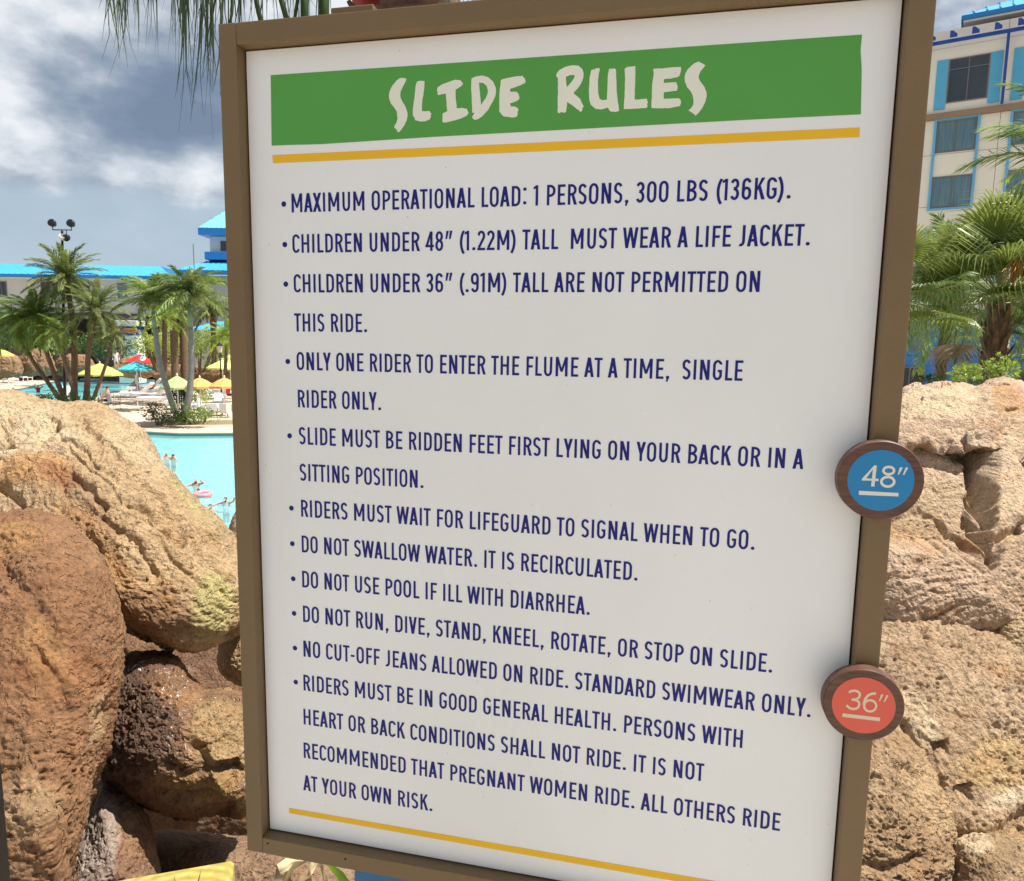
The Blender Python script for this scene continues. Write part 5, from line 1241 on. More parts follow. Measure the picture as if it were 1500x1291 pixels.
for lb, px, py, Y, w, h, m, n, lf, sd_ in (
    ('dark leafy plants at the left end of the planter', 232, 622, 38.6, 1.7, 1.1, M_sh2, 700, .16, 1),
    ('low dark groundcover around the two grey trunks in the planter', 262, 622, 38.0, 1.6, .75, M_sh2, 700, .14, 2),
    ('yellow green leafy plants in the planter under the orange umbrella', 292, 621, 38.4, 2.0, 1.0, M_sh1, 800, .16, 3),
    ('dark round bush behind the grey trunks and the loungers', 266, 600, 43.0, 1.5, 1.7, M_sh2, 700, .18, 4),
    ('mixed yellow and orange groundcover right of the green umbrella', 286, 588, 46.0, 2.2, .9, M_sh3, 600, .16, 5),
    ('tall bright green hedge between the brown palm trunks', 238, 545, 58.0, 4.6, 3.9, M_sh3, 2000, .26, 6),
    ('tall green hedge behind the pale umbrellas', 292, 545, 62.0, 4.5, 3.4, M_sh1, 1600, .26, 7),
    ('fresh green hedge by the frame of the sign behind the lamp post', 335, 540, 64.0, 5.0, 3.6, M_sh3, 1600, .26, 8),
    ('dark shrubs in front of the right arch beside the kiosk', 178, 530, 70.0, 4.5, 2.6, M_sh2, 1300, .28, 9),
    ('dark shrub mass against the arcade left of the kiosk', 150, 530, 72.0, 4.5, 2.6, M_sh2, 1300, .28, 10),
    ('flowering water plants at the edge of the far pool behind the tan boulder', 58, 592, 44.5, 1.7, .7, M_sh2, 500, .14, 11),
    ('dark low plants around the feet of the palm clump', 108, 600, 43.8, 3.0, .85, M_sh2, 1100, .16, 12),
    ('green bush under the arcade behind the retaining rocks on the left', 88, 520, 70.0, 4.0, 2.4, M_sh1, 1200, .26, 13),
    ('dark bush at the left edge behind the yellow umbrella', 8, 518, 72.0, 3.5, 2.2, M_sh2, 900, .26, 14)):
    shrub(lb, px, py, Y, w, h, m, n, lf, seed=sd_)

# --- palms by the hotel
f_fan = [fan(.66, .85, 36, 240, .62, (M_rach, M_fan), s) for s in (1, 2, 3)]
f_dat = [feather(1.9, .9, 46, .46, .013, .3, (M_rach, M_frond), s, 52, .55, .3) for s in (31, 32)]
GH = 'palms between the right hand rocks and the hotel'
fp = palm('stout fan palm with drooping leaf tips and old leaf stubs on its trunk', pp((1450, 590, 10.5), (1455, 530, 10.5), (1463, 446, 10.5)), [.15, .165, .15], f_fan, 34, 86, -12, 1.0, M_trunkb, GH, seed=41)
R = random.Random(5)
boot = MB(); boot.add([(-.035, 0, 0), (.035, 0, 0), (.028, .05, .10), (-.028, .05, .10), (-.012, .085, .19), (.012, .085, .19), (0, .02, .0)], [(0, 1, 2, 3), (3, 2, 5, 4)])
bme = boot.data('leaf_stub', [M_boot])
tr_pts = pp((1450, 590, 10.5), (1455, 530, 10.5), (1463, 452, 10.5))
for k in range(64):
    t = (k + .5) / 64; a = k * 2.39996; i = 0 if t < .5 else 1; q = tr_pts[i].lerp(tr_pts[i + 1], (t - .5 * i) * 2) - tr_pts[0]
    inst('leaf_stub', bme, fp, (q.x + .145 * math.cos(a), q.y + .145 * math.sin(a), q.z), (R.uniform(-.2, .15), 0, a - math.pi / 2), R.uniform(.7, 1.25))
hubc = tr_pts[2] - tr_pts[0]
dead = fan(.55, .45, 26, 150, .5, (M_boot, M_deadl), 77, .1, .018, .011, .5)
def aim(fr, d, roll=0.0):              # point the frond's +X along d
    fr.rotation_mode = 'QUATERNION'; fr.rotation_quaternion = Vector(d).to_track_quat('X', 'Z') @ Matrix.Rotation(roll, 3, 'X').to_quaternion()
o = inst('frond', dead, fp, tuple(at(1436, 462, 10.3) - tr_pts[0])); aim(o, (-.62, -.15, -.45)); o['label'] = 'dead straw coloured leaf hanging down'
o = inst('frond', dead, fp, tuple(at(1402, 484, 10.1) - tr_pts[0])); o.scale = (.85,) * 3; aim(o, (-.15, -.05, -1), .6); o['label'] = 'dead straw coloured leaf hanging down'
m2 = MB(); Rr_ = random.Random(3); p0 = at(1476, 440, 10.2) - tr_pts[0]
for k in range(26):
    e = at(1480 + Rr_.uniform(-14, 18), 385 + Rr_.uniform(-6, 26), 9.6 + Rr_.uniform(-.2, .2)) - tr_pts[0]; c = (p0 + e) / 2 + Vector((.0, -.1, .35))
    m2.tube([p0, c, e], [.008, .006, .004], 4)
m2.obj('fruit_stalk', mat('fruit_stalk_orange', (.50, .26, .06), .7), fp)
palm('brown trunked date palm behind, its fronds reaching up across the hotel windows', pp((1374, 600, 16), (1378, 540, 16), (1390, 455, 16)), [.17, .12, .12], f_dat, 36, 80, -30, 1.15, M_trunkb, GH, seed=44)
palm('fan palm close behind the right rail of the sign, only its left crown showing', pp((1296, 600, 9.3), (1300, 520, 9.3), (1306, 445, 9.3)), [.11, .10, .10], f_fan, 13, 70, -30, .78, M_trunkb, GH, seed=45)
palm('date palm standing out of view whose frond tips enter at the right edge', pp((1600, 600, 14), (1595, 400, 14), (1590, 262, 14)), [.2, .18, .16], f_dat, 30, 80, -30, 1.15, M_trunkb, GH, seed=46)
palm('small fan palm half hidden at the right edge behind the stout one', pp((1520, 600, 12.5), (1522, 560, 12.5), (1522, 520, 12.5)), [.1, .1, .1], f_fan, 18, 70, -20, .85, M_trunkb, GH, seed=47)
shrub('light green creeping shrub on the right rocks under the fan palm', 1474, 560, 8.2, .95, .26, M_sh1, 800, .055, .8, GH, seed=50)
shrub('low dark weeds between the rocks and the hotel', 1395, 572, 9.0, .9, .25, M_sh2, 300, .07, .5, GH, seed=51)

# --- palm over the sign: its leaves hang in from above
ov_top = at(640, -300, 5.0)
ov = empty('overhanging_palm', (ov_top.x + .25, 5.2, -1.2), 0, 'dark ribbon leaved palm hanging down over the top left corner of the sign', 'palm tree')
OB = Vector(ov.location)
MB().tube([(0, 0, 0), (-.05, 0, 1.6), (-.1, -.1, 3.2), tuple(ov_top - OB)], [.12, .10, .09, .09], 10).obj('trunk', M_trunkb, ov, smooth=True)
def ribbon_leaf(hub, start, R, n, spanpx, lenr, base_w=.0065, dens=1.0):
    """palm leaf whose long narrow segments bend over and hang"""
    mb = MB(); mb.cur = 0; h = at(*hub); s = start
    mid = (s + h) / 2 + Vector((0, 0, .16)); mb.tube([s - OB, mid - OB, h - OB], [.012, .010, .007], 6); mb.cur = 1
    for k in range(n):
        u = R.uniform(-1, 1); ex_ = hub[0] + spanpx * u; Lp = R.uniform(*lenr) * (1 - .25 * abs(u))
        dY = R.uniform(-.25, .25)
        e = at(ex_, hub[1] + Lp, hub[2] + dY); k1 = at(hub[0] + spanpx * u * .75, hub[1] + Lp * .12 - 20, hub[2] + dY * .6)
        k2 = at(hub[0] + spanpx * u * 1.0 + R.uniform(-4, 4), hub[1] + Lp * .45, hub[2] + dY); sw = R.uniform(-16, 16)
        k3 = at(ex_ + sw * .4, hub[1] + Lp * .75, hub[2] + dY); e = at(ex_ + sw, hub[1] + Lp, hub[2] + dY)
        w = base_w * R.uniform(.35, .85)
        ribbon(mb, [q - OB for q in (h, k1, k2, k3, e)], [w * .5, w, w * .85, w * .42, w * .10], Vector((R.uniform(-.5, .5), 1, R.uniform(-.2, .2))), .35)
        if R.random() < .75:           # split thread at the tip
            e2 = at(ex_ - sw * R.uniform(.3, 1.6), hub[1] + Lp * R.uniform(.98, 1.16), hub[2] + dY)
            ribbon(mb, [q - OB for q in (k2, k3.lerp(e2, .35), e2)], [w * .4, w * .25, w * .08], Vector((R.uniform(-.5, .5), 1, 0)), .2)
    me = bpy.data.meshes.new('frond'); me.from_pydata(mb.v, [], mb.f); me.polygons.foreach_set('material_index', mb.m)
    me.materials.append(M_rach); me.materials.append(M_hang)
    o_ = bpy.data.objects.new('frond', me); COL.objects.link(o_); o_.parent = ov
R = random.Random(12)
ribbon_leaf((190, -95, 3.9), ov_top, R, 26, 34, (110, 225), 0.0072)
ribbon_leaf((205, -120, 4.0), ov_top, R, 9, 48, (90, 190), 0.0060)
ribbon_leaf((290, -110, 3.7), ov_top, R, 30, 42, (170, 320), 0.0090)
ribbon_leaf((330, -60, 3.9), ov_top, R, 22, 34, (80, 230), 0.0078)
ribbon_leaf((262, -120, 4.1), ov_top, R, 12, 34, (150, 270), 0.0060)
ribbon_leaf((420, -140, 4.0), ov_top, R, 34, 75, (120, 260), 0.0102)
ribbon_leaf((640, -60, 4.2), ov_top, R, 30, 65, (50, 110), 0.0072)
mb = MB()
for pts, w in (([(372, -40, 3.8), (376, 5, 3.8), (386, 50, 3.8)], .013), ([(400, -50, 3.9), (412, 0, 3.9), (424, 45, 3.9)], .015), ([(444, -60, 4.0), (446, 10, 4.0), (446, 60, 4.0)], .022), ([(474, -60, 4.1), (474, 10, 4.1), (474, 60, 4.1)], .03), ([(344, -30, 3.7), (340, 20, 3.7), (330, 60, 3.7)], .006), ([(455, -60, 4.0), (436, 0, 4.0), (428, 50, 4.0)], .009)):
    mb.tube([at(*q) - OB for q in pts], [w, w, w * .9], 7)
mb.obj('leaf_stalks', M_sh2, ov, smooth=True)
# ================================================================ POOL FURNITURE, LAMPS, PEOPLE
M_vinyl = mat('white_vinyl', (.82, .82, .82), .6)
M_metalg = mat('grey_metal', (.20, .19, .18), .5)
M_stripe = mat('blue_stripe_cloth', (.12, .20, .45), .8)
M_blackm = mat('black_fixture', (.010, .010, .012), .35)
def lounger_proto(towel=None):
    o = empty('sun_lounger', (0, 0, 0), 0)
    fr = MB(); fr.box(-.98, .45, -.33, -.28, .27, .33); fr.box(-.98, .45, .28, .33, .27, .33); fr.box(-.98, -.93, -.279, .279, .27, .33); fr.box(.40, .45, -.279, .279, .27, .33)
    fr.obj('frame', M_vinyl, o)
    MB().box(-.95, .40, -.31, .31, .335, .43).obj('seat', M_vinyl, o, bevel=.01)
    MB().box(-.30, .15, -.345, -.335, .22, .42).obj('towel', M_vinyl, o)
    T = Matrix.Translation((.40, 0, .37)) @ Matrix.Rotation(math.radians(-42), 4, 'Y')
    MB().box(0, .82, -.33, .33, -.04, .07, T).obj('backrest', M_vinyl, o, bevel=.01)
    if towel:
        for k in range(3):
            tw = MB(); tw.box(.02, .80, -.28 + k * .2, -.20 + k * .2, .071, .08, T); tw.box(-.8, .38, -.26 + k * .2, -.18 + k * .2, .431, .44); tw.obj('towel', towel, o)
    for x, y in ((-.88, -.30), (-.88, .30), (.36, -.30), (.36, .30)):
        MB().box(x - .025, x + .025, y - .025, y + .025, 0, .268).obj('leg', M_vinyl, o)
    return o
lp, lpb = lounger_proto(), lounger_proto(M_stripe)
used = set()
def place(proto, loc, rz, label, cat, group):
    o = proto if id(proto) not in used else copy_tree(proto)
    used.add(id(proto)); o.location = loc; o.scale = (1.4,) * 3 if cat == 'sun lounger' else (1.2,) * 3; o.rotation_euler = (0, 0, rz)
    return props(o, label, cat, group)
GLn = 'white sun loungers around the pools'
for pr, px, py, z, rz, lb in (
    (lp, 14, 561, DZ, 140, 'white sun lounger cut by the left edge, in front of its row'),
    (lp, 36, 558, DZ, 138, 'white sun lounger second from the left edge beside the far pool'),
    (lp, 2, 549, DZ, 140, 'white sun lounger farthest back at the left edge'),
    (lp, 54, 551, DZ, 136, 'white sun lounger in front of the stepped rocks'),
    (lp, 68, 549, DZ, 136, 'white sun lounger right of the stepped rocks, seen past the palm trunks'),
    (lp, 84, 549, DZ, 136, 'white sun lounger mostly hidden behind the palm clump'),
    (lpb, 212, 577, DZ, 12, 'sun lounger with blue striped towel nearest the far pool'),
    (lpb, 222, 581, DZ, 14, 'sun lounger with blue striped towel, second in its row'),
    (lp, 222, 588, DZ, 8, 'white sun lounger left of the leaning grey palm'),
    (lp, 232, 594, DZ, 6, 'white sun lounger closest to the planter'),
    (lp, 250, 592, DZ, 20, 'white sun lounger between the two grey palms'),
    (lp, 300, 590, DZ, 190, 'white sun lounger behind the orange umbrellas'),
    (lp, 318, 584, DZ, 185, 'white sun lounger behind the orange umbrellas, nearer the sign frame'),
    (lp, 286, 606, DZ, 182, 'white sun lounger just behind the planter'),
    (lp, 322, 556, DZ, 10, 'white sun lounger under the pale umbrellas'),
    (lp, 340, 560, DZ, 15, 'white sun lounger under the pale umbrellas at the sign frame'),
    (lp, 98, 596, DZ, 120, 'white folded lounger leaning among the palm clump')):
    place(pr, onz(px, py, z), math.radians(rz), lb, 'sun lounger', GLn)

def umbrella(px, pytop, pyrim, hw, Y, m, label, zb=DZ):
    c = at(px, pyrim, Y); top = at(px, pytop, Y).z; r = hw / FPX * Y
    o = empty('patio_umbrella', (c.x, Y, zb), 0, label, 'umbrella', 'patio umbrellas around the pools')
    zr_ = c.z - zb; zt_ = top - zb; n = 8; mb = MB()
    for k in range(n):
        a0, a1 = 2 * math.pi * k / n + .2, 2 * math.pi * (k + 1) / n + .2; am = (a0 + a1) / 2
        A = Vector((r * math.cos(a0), r * math.sin(a0), zr_)); B = Vector((r * math.cos(a1), r * math.sin(a1), zr_)); Mi = Vector((r * .93 * math.cos(am), r * .93 * math.sin(am), zr_ + .02)); Tp = Vector((0, 0, zt_))
        h0_ = A.lerp(Tp, .5) + Vector((0, 0, .06)); h1_ = B.lerp(Tp, .5) + Vector((0, 0, .06)); hm = Mi.lerp(Tp, .5) - Vector((0, 0, .01))
        mb.add([A, Mi, B, h1_, Tp, h0_, hm], [(0, 1, 6, 5), (1, 2, 3, 6), (5, 6, 4), (6, 3, 4)])
        d_ = Vector((0, 0, -.12)); mb.add([A, Mi, B, A + d_, Mi + d_, B + d_], [(0, 1, 4, 3), (1, 2, 5, 4)])
    mb.obj('canopy', m, o)
    MB().tube([(0, 0, 0), (0, 0, zt_ - .02)], .035, 8).obj('pole', M_vinyl, o)
    MB().lathe([(0, zt_ - .03), (.04, zt_), (.05, zt_ + .06), (0, zt_ + .14)], 8).obj('finial', M_vinyl, o)
    MB().lathe([(0, 0), (.28, 0), (.28, .06), (.06, .12), (0, .12)], 14).obj('base', M_metalg, o)
    return o
def cloth(n, c): return mat('canopy_' + n, c, .8, .05, 2)
umbrella(-2, 510.5, 520, 20, 60, cloth('yellow', (.78, .66, .12)), 'pale yellow umbrella at the left edge above the rock wall', at(0, 545, 60).z)
umbrella(147, 532, 548, 31, 50, cloth('lime', (.55, .60, .16)), 'wide yellow green umbrella behind the palm clump')
ru = umbrella(205, 519, 531, 20, 63, cloth('red', (.62, .02, .025)), 'red umbrella with a white patch behind the cyan one')
umbrella(200, 529, 541, 26, 58, cloth('cyan', (.06, .48, .60)), 'cyan umbrella at the far side of the pool')
umbrella(260, 550, 567, 23, 42, cloth('green', (.42, .58, .22)), 'light green umbrella between the two grey palm trunks')
umbrella(293, 553, 566, 22, 42, cloth('orange', (.80, .40, .13)), 'orange umbrella left of its twin, beside the green one')
umbrella(329, 553, 566, 22, 42, cloth('orange2', (.81, .40, .13)), 'orange umbrella touching the sign frame')
umbrella(326, 527, 539, 23, 60, cloth('pale', (.70, .76, .22)), 'pale lime umbrella in front beside the lamp post')
umbrella(337, 520, 530, 22, 64, cloth('pale2', (.70, .76, .24)), 'pale lime umbrella behind its twin at the sign frame')
q = at(206, 526, 62.0) - Vector(ru.location)
MB().lathe([(0, 0), (.26, 0)], 14, Matrix.Translation((q.x, -.62, q.z + .05)) @ Matrix.Rotation(math.radians(62), 4, 'X')).obj('white_emblem', M_vinyl, ru)

# café table and chairs
def chair_proto():
    o = empty('patio_chair', (0, 0, 0), 0)
    MB().box(-.22, .22, -.22, .22, .42, .46).obj('seat', M_vinyl, o, bevel=.01)
    MB().box(-.22, .22, .20, .24, .47, .95, Matrix.Rotation(-.12, 4, 'X')).obj('backrest', M_vinyl, o, bevel=.01)
    for x in (-.2, .2):
        for y in (-.2, .2): MB().tube([(x, y, 0), (x * .95, y * .95, .419)], .014, 5).obj('leg', M_metalg, o)
        MB().tube([(x * 1.1, -.2, .44), (x * 1.15, -.2, .64), (x * 1.15, .16, .66), (x * 1.1, .24, .74)], .012, 5).obj('armrest', M_metalg, o)
    return o
def table_proto():
    o = empty('patio_table', (0, 0, 0), 0)
    MB().lathe([(0, .74), (.5, .74), (.5, .70), (0, .70)], 20).obj('table_top', M_metalg, o)
    MB().tube([(0, 0, 0), (0, 0, .70)], .03, 6).obj('leg', M_metalg, o); MB().lathe([(0, .03), (.25, .02), (.25, 0), (0, 0)], 14).obj('base', M_metalg, o)
    return o
cp, tpb = chair_proto(), table_proto()
for px, py, rz, lb in ((155, 594, 40, 'patio chair left of the small table near the palm clump'), (172, 588, -60, 'patio chair right of the small table near the palm clump'), (168, 600, 150, 'patio chair in front of the small table, back to the view'),
    (312, 618, 200, 'white patio chair behind the planter, left of its table'), (334, 618, 160, 'white patio chair beside the sign frame on the deck'), (320, 600, 20, 'white patio chair facing the view under the orange umbrella'), (340, 604, -20, 'white patio chair under the orange umbrella, touching the frame'), (302, 610, 90, 'white patio chair at the left end of the dining group')):
    place(cp, onz(px, py, DZ), math.radians(rz), lb, 'chair', 'patio chairs on the deck')
for px, py, lb in ((163, 592, 'small round table near the palm clump'), (326, 609, 'round table under the orange umbrella by the sign frame')):
    place(tpb, onz(px, py, DZ), 0, lb, 'table', 'round patio tables')

# planter kerb
mb = MB(); top = [W2(206, 626), W2(232, 623.5), W2(300, 623), W2(350, 622), W2(420, 621)]
bot = [(x, y + 2.0) for x, y in top]; bot[0] = (top[0][0] + 1.0, top[0][1] + .8)
prev_ = None
loop = top + bot[::-1]
n = len(loop)
mb.add([(x, y, 0) for x, y in loop] + [(x, y, .26) for x, y in loop], [(i, (i + 1) % n, (i + 1) % n + n, i + n) for i in range(n)])
mb.sheet([loop], .26)
pk = mb.obj('planter_bed', M_coping, loc=(0, 0, DZ)); props(pk, 'low stone kerbed planter bed between the deck and the near pool', 'planter')

# floodlight mast
fb = at(95, 590, 47.5); fbz = DZ
fm = empty('floodlight_mast', (fb.x, 47.5, fbz), 0, 'dark mast with two round floodlights on a crossbar above the palm clump', 'floodlight')
zz1 = at(91, 337, 47.5).z - fbz; xo = at(91, 337, 47.5).x - fb.x
MB().tube([(0, 0, 0), (xo, 0, zz1)], [.11, .07], 8).obj('mast', M_blackm, fm, smooth=True)
MB().tube([(xo - .62, 0, zz1), (xo + .62, 0, zz1)], .035, 6).obj('crossbar', M_blackm, fm)
for dx, dz_, r, mm_, tilt in ((-.60, .42, .25, M_blackm, 75), (.60, .42, .25, M_blackm, 75), (.02, -.42, .24, M_vinyl, 60), (.26, -.5, .22, M_blackm, 110)):
    T = Matrix.Translation((xo + dx, -.05, zz1 + dz_)) @ Matrix.Rotation(math.radians(tilt), 4, 'X')
    h = MB().lathe([(0, .10), (r * .9, .10), (r, .06), (r * .95, -.10), (r * .5, -.30), (0, -.32)], 16, T).obj('lamp_head', mm_, fm, smooth=True)
    MB().tube([(xo + dx, 0, zz1), (xo + dx, 0, zz1 + dz_ * .6)], .025, 6).obj('lamp_bracket', M_blackm, fm)
# lamp post by the frame
lb_ = at(325, 590, 50); lz = at(325, 506, 50).z
lpst = empty('lamp_post', (lb_.x, 50, DZ), 0, 'black lantern lamp post in front of the pale lime umbrellas', 'street lamp')
hz1 = lz - DZ
MB().tube([(0, 0, 0), (0, 0, hz1 - .5)], [.07, .04], 8).obj('post', M_blackm, lpst)
MB().lathe([(0, hz1 - .5), (.13, hz1 - .48), (.20, hz1 - .05), (0, hz1 - .05)], 8).obj('lantern_glass', mat('lantern_glass', (.55, .55, .45), .3), lpst)
MB().lathe([(.26, hz1 - .05), (.20, hz1 + .04), (.05, hz1 + .14), (0, hz1 + .24)], 8).obj('lantern_cap', M_blackm, lpst)

# rocks retaining the far terrace
for lb, ol, Y in (('stepped tan rock wall of the far terrace behind the loungers', [(26, 547), (30, 524), (48, 514), (68, 514), (78, 527), (80, 548), (56, 551)], 64),
                  ('tan rock wall under the yellow umbrella at the left edge', [(-30, 548), (-28, 524), (0, 520), (24, 523), (32, 535), (30, 550), (0, 553)], 63),
                  ('tan rock wall behind the palm clump trunks', [(80, 547), (84, 528), (100, 520), (125, 522), (138, 532), (136, 546), (110, 549)], 66),
                  ('orange rock bank behind the red umbrella', [(160, 545), (178, 528), (200, 523), (226, 530), (240, 545), (225, 552), (180, 552)], 68),
                  ('grey bank of rock behind the grey palm trunks', [(225, 552), (235, 538), (262, 534), (300, 540), (345, 542), (350, 556), (280, 560)], 66)):
    boulder(lb, ol, Y, .9, .3, N=60, base=np.array((.27, .18, .10)) if 'orange' not in lb else OCHRE, alt=BROWN, big=.25, mid=.12, small=.05, seed=Y * .3, group='rock banks beyond the far pool', name='rock_bank')

# ---- people, grown over a jointed skeleton
M_skin = mat('skin', (.55, .30, .20), .6); M_hair = mat('hair_dark', (.02, .014, .010), .6); M_hair2 = mat('hair_light', (.35, .24, .14), .6)
M_wcloth = mat('cloth_white', (.78, .77, .78), .8); M_rcloth = mat('cloth_red', (.55, .03, .04), .7); M_navyc = mat('cloth_navy', (.03, .04, .12), .8); M_black_c = mat('cloth_black', (.02, .02, .025), .8)
J0 = dict(pelvis=(0, 0, .95), waist=(0, 0, 1.10), chest=(0, 0, 1.32), neck=(0, 0, 1.48), head=(0, -.01, 1.60), crown=(0, 0, 1.70),
          shL=(-.17, 0, 1.42), elL=(-.22, .02, 1.14), haL=(-.22, -.05, .90), shR=(.17, 0, 1.42), elR=(.22, .02, 1.14), haR=(.22, -.05, .90),
          hpL=(-.09, 0, .92), knL=(-.10, -.02, .50), anL=(-.10, .02, .09), toL=(-.10, -.15, .03), hpR=(.09, 0, .92), knR=(.10, -.02, .50), anR=(.10, .02, .09), toR=(.10, -.15, .03))
EDG = [('pelvis', 'waist'), ('waist', 'chest'), ('chest', 'neck'), ('neck', 'head'), ('head', 'crown'), ('chest', 'shL'), ('shL', 'elL'), ('elL', 'haL'), ('chest', 'shR'), ('shR', 'elR'), ('elR', 'haR'), ('pelvis', 'hpL'), ('hpL', 'knL'), ('knL', 'anL'), ('anL', 'toL'), ('pelvis', 'hpR'), ('hpR', 'knR'), ('knR', 'anR'), ('anR', 'toR')]
RAD = dict(pelvis=.14, waist=.12, chest=.14, neck=.06, head=.095, crown=.075, shL=.065, elL=.045, haL=.04, shR=.065, elR=.045, haR=.04, hpL=.09, knL=.06, anL=.045, toL=.035, hpR=.09, knR=.06, anR=.045, toR=.035)
def person(loc, rz, pose, label, hair, top, bottom, group=None, sc=1.0):
    J = dict(J0); J.update(pose); names = list(J)
    me = bpy.data.meshes.new('person'); me.from_pydata([J[n_] for n_ in names], [(names.index(a), names.index(b)) for a, b in EDG], [])
    o = bpy.data.objects.new('person', me); COL.objects.link(o)
    sk = o.modifiers.new('skin', 'SKIN')
    for i, n_ in enumerate(names): me.skin_vertices[0].data[i].radius = (RAD[n_], RAD[n_])
    me.skin_vertices[0].data[names.index('pelvis')].use_root = True
    sb = o.modifiers.new('sub', 'SUBSURF'); sb.levels = 1; sb.render_levels = 1
    dg = bpy.context.evaluated_depsgraph_get(); ev = bpy.data.meshes.new_from_object(o.evaluated_get(dg))
    o.modifiers.clear(); o.data = ev
    for m_ in (M_skin, hair, top, bottom): ev.materials.append(m_)
    hd = Vector(J['head']); cr_ = Vector(J['crown']); ch = Vector(J['chest']); wa = Vector(J['waist']); pe = Vector(J['pelvis'])
    for p in ev.polygons:
        c = p.center; p.use_smooth = True
        if (c - cr_).length < .115 and (c.z > hd.z + .01 or c.y > hd.y + .04): p.material_index = 1
        elif min((c - ch).length, (c - wa).length) < .185 and c.z < J['neck'][2] - .03: p.material_index = 2
        elif min((c - pe).length, (c - Vector(J['hpL'])).length, (c - Vector(J['hpR'])).length) < .19: p.material_index = 3
        else: p.material_index = 0
    o.location = loc; o.rotation_euler = (0, 0, rz); o.scale = (sc,) * 3
    return props(o, label, 'person', group)
WZ = DZ - .13
def swim(px, py, rz, pose, label, hair, sink=1.25, top=None):
    p = onz(px, py, WZ); person((p.x, p.y, WZ - (sink + .10) * .62), rz, pose, label, hair, top or M_skin, M_navyc, 'swimmers in the near pool', .62)
armsup = dict(elL=(-.36, .02, 1.62), haL=(-.12, -.02, 1.78), elR=(.42, .02, 1.55), haR=(.16, -.02, 1.74))
oneup = dict(elR=(.40, 0, 1.50), haR=(.50, -.05, 1.74), elL=(-.40, -.1, 1.36), haL=(-.50, -.3, 1.34))
out_ = dict(elL=(-.34, -.20, 1.30), haL=(-.40, -.48, 1.30), elR=(.36, -.10, 1.26), haR=(.55, -.36, 1.28))
swim(244, 671, .4, out_, 'swimmer farther left of the pair near the tan boulder', M_hair2)
swim(254, 673, -.3, out_, 'swimmer with dark hair, right one of the pair near the tan boulder', M_hair)
swim(287, 712, .2, dict(elR=(.42, -.05, 1.46), haR=(.24, -.08, 1.66), elL=(-.40, -.1, 1.36), haL=(-.52, -.28, 1.33)), 'swimmer raising one hand to the head in the middle of the near pool', M_hair2, 1.22)
swim(331, 741, -.2, oneup, 'swimmer in white with a raised hand nearest the sign frame', M_hair, 1.18, M_wcloth)
swim(308, 748, 1.0, out_, 'swimmer whose head shows just above the edge of the tan boulder', M_hair, 1.30)
p = onz(297, 727, WZ)
lie = dict(pelvis=(0, .1, .30), waist=(0, .22, .34), chest=(0, .36, .44), neck=(0, .46, .56), head=(0, .48, .68), crown=(0, .50, .78), shL=(-.17, .38, .50), elL=(-.36, .3, .40), haL=(-.45, .1, .36), shR=(.17, .38, .50), elR=(.36, .3, .40), haR=(.45, .1, .36), hpL=(-.09, .08, .30), knL=(-.12, -.30, .44), anL=(-.12, -.66, .34), toL=(-.12, -.78, .42), hpR=(.09, .08, .30), knR=(.12, -.30, .44), anR=(.12, -.66, .34), toR=(.12, -.78, .42))
person((p.x, p.y, WZ - .18), .9, lie, 'swimmer with dark hair lying in the pink ring', M_hair, M_rcloth, M_rcloth, 'swimmers in the near pool', .5)
mb = MB(); n = 28; ring_ = [Vector((.22 * math.cos(2 * math.pi * k / n), .22 * math.sin(2 * math.pi * k / n), 0)) for k in range(n + 1)]
mb.tube(ring_, .07, 10, cap=False); o = mb.obj('swim_ring', mat('ring_pink', (.80, .30, .34), .4), smooth=True, loc=(p.x, p.y, WZ + .06)); props(o, 'pink inflatable swim ring under the swimmer lying back', 'swim ring')
# people on the deck
g_ = 'people on the pool deck'
def standp(px, py, rz, pose, lb, h, t_, b__, Yz=DZ, Y=None):
    p = onz(px, py, Yz) if Y is None else at(px, py, Y)
    person((p.x, p.y, p.z), rz, pose, lb, h, t_, b__, g_, 1.2)
standp(171, 545, .3, {}, 'person in a long white shirt and white cap standing by the red umbrella', M_wcloth, M_wcloth, M_wcloth, Y=67)
sit = dict(pelvis=(0, .05, .52), waist=(0, .08, .68), chest=(0, .06, .90), neck=(0, .04, 1.06), head=(0, .02, 1.18), crown=(0, .03, 1.28), shL=(-.17, .06, 1.0), elL=(-.22, -.04, .76), haL=(-.18, -.26, .68), shR=(.17, .06, 1.0), elR=(.22, -.04, .76), haR=(.18, -.26, .68), hpL=(-.1, .02, .50), knL=(-.12, -.42, .52), anL=(-.12, -.44, .10), toL=(-.12, -.60, .04), hpR=(.1, .02, .50), knR=(.12, -.42, .52), anR=(.12, -.44, .10), toR=(.12, -.60, .04))
standp(312, 562, 3.0, sit, 'person in a pale shirt sitting under the pale lime umbrella, back to the view', M_hair, M_wcloth, M_rcloth)
standp(202, 580, 2.4, {}, 'person wrapped in a white towel standing at the foot of the striped loungers', M_hair, M_wcloth, M_wcloth)
rec = {k: (v[1] * 1.0 + .0, v[0], v[2] + .10) for k, v in lie.items()}
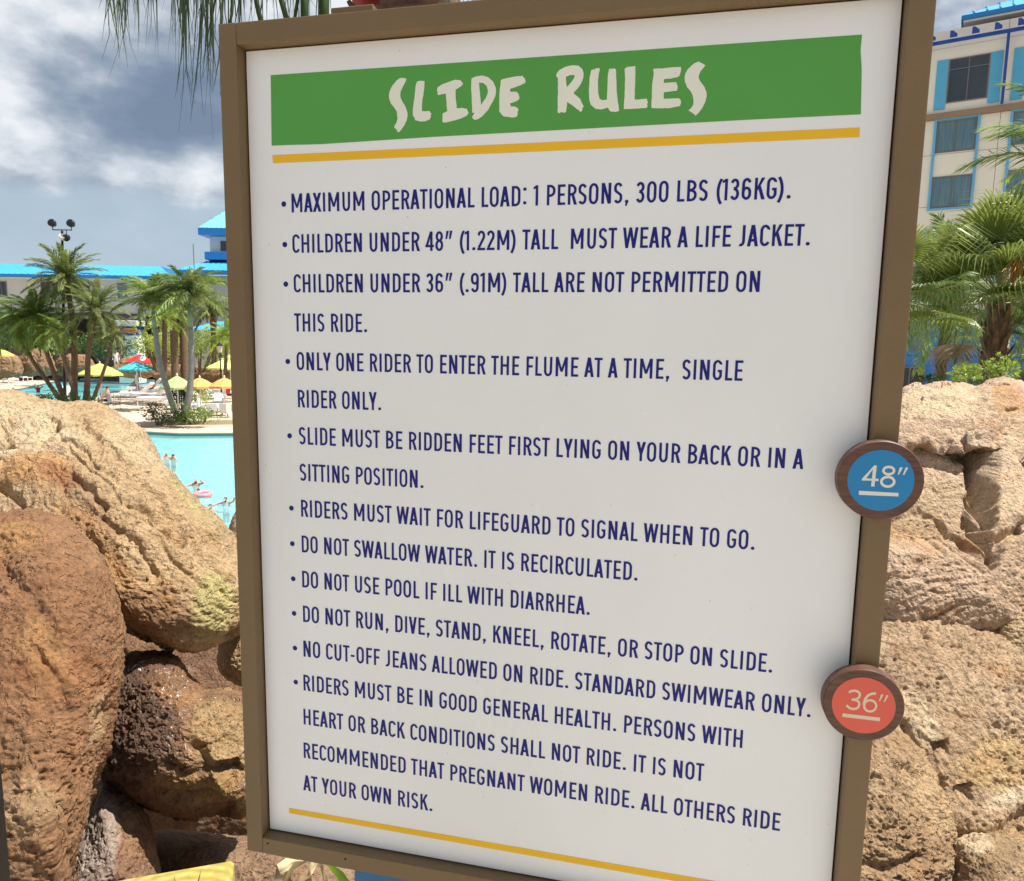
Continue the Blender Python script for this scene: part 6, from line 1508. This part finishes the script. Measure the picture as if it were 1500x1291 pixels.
standp(217, 578, .2, rec, 'person lying on the striped lounger nearest the far pool', M_hair, M_navyc, M_rcloth)
standp(200, 575, -.8, sit, 'person in red sitting on the edge of a striped lounger', M_hair2, M_rcloth, M_rcloth)
for px_, py_, rz_, po_, h_, t_, b_2, l_ in ((140, 557, 1.2, {}, M_hair, M_rcloth, M_navyc, 'person in a red top walking behind the yellow green umbrella'),
    (234, 560, -.6, {}, M_hair2, M_navyc, M_black_c, 'person in navy standing behind the leaning grey palm'),
    (288, 585, .5, sit, M_hair, M_wcloth, M_navyc, 'person in white sitting between the green and orange umbrellas'),
    (336, 590, 2.6, sit, M_hair2, M_rcloth, M_black_c, 'person in red sitting at the table under the orange umbrella'),
    (158, 600, -1.2, sit, M_hair, M_skin, M_navyc, 'bare backed person sitting at the small table near the palm clump'),
    (302, 563, .2, {}, M_hair, M_black_c, M_black_c, 'person in black standing behind the left orange umbrella')):
    standp(px_, py_, rz_, po_, l_, h_, t_, b_2)
for px, py, rz, lb in ((120, 552, 140, 'white sun lounger seen between the palm trunks behind the pool'), (290, 572, 190, 'white sun lounger in the sun right of the grey palms'), (310, 572, 186, 'white sun lounger behind the right orange umbrella'), (276, 600, 5, 'white sun lounger behind the middle of the planter'), (196, 586, 10, 'white sun lounger lowest on the left of the striped row'), (300, 556, 12, 'white sun lounger on the far side under the tall green hedge')):
    place(lp, onz(px, py, DZ), math.radians(rz), lb, 'sun lounger', GLn)
p = onz(56, 574, WZ); person((p.x, p.y, WZ - 1.1), .2, armsup, 'bather wearing red standing in the far pool left of the palm clump', M_hair2, M_rcloth, M_rcloth, 'bathers in the far pool')
p = onz(20, 578, WZ); person((p.x, p.y, WZ - 1.1), .8, out_, 'dark haired bather in white at the left end of the far pool', M_hair, M_wcloth, M_rcloth, 'bathers in the far pool')
p = onz(4, 582, WZ); person((p.x, p.y, WZ - 1.1), -.4, out_, 'bather cut by the left edge of the view in the far pool', M_hair, M_rcloth, M_rcloth, 'bathers in the far pool')
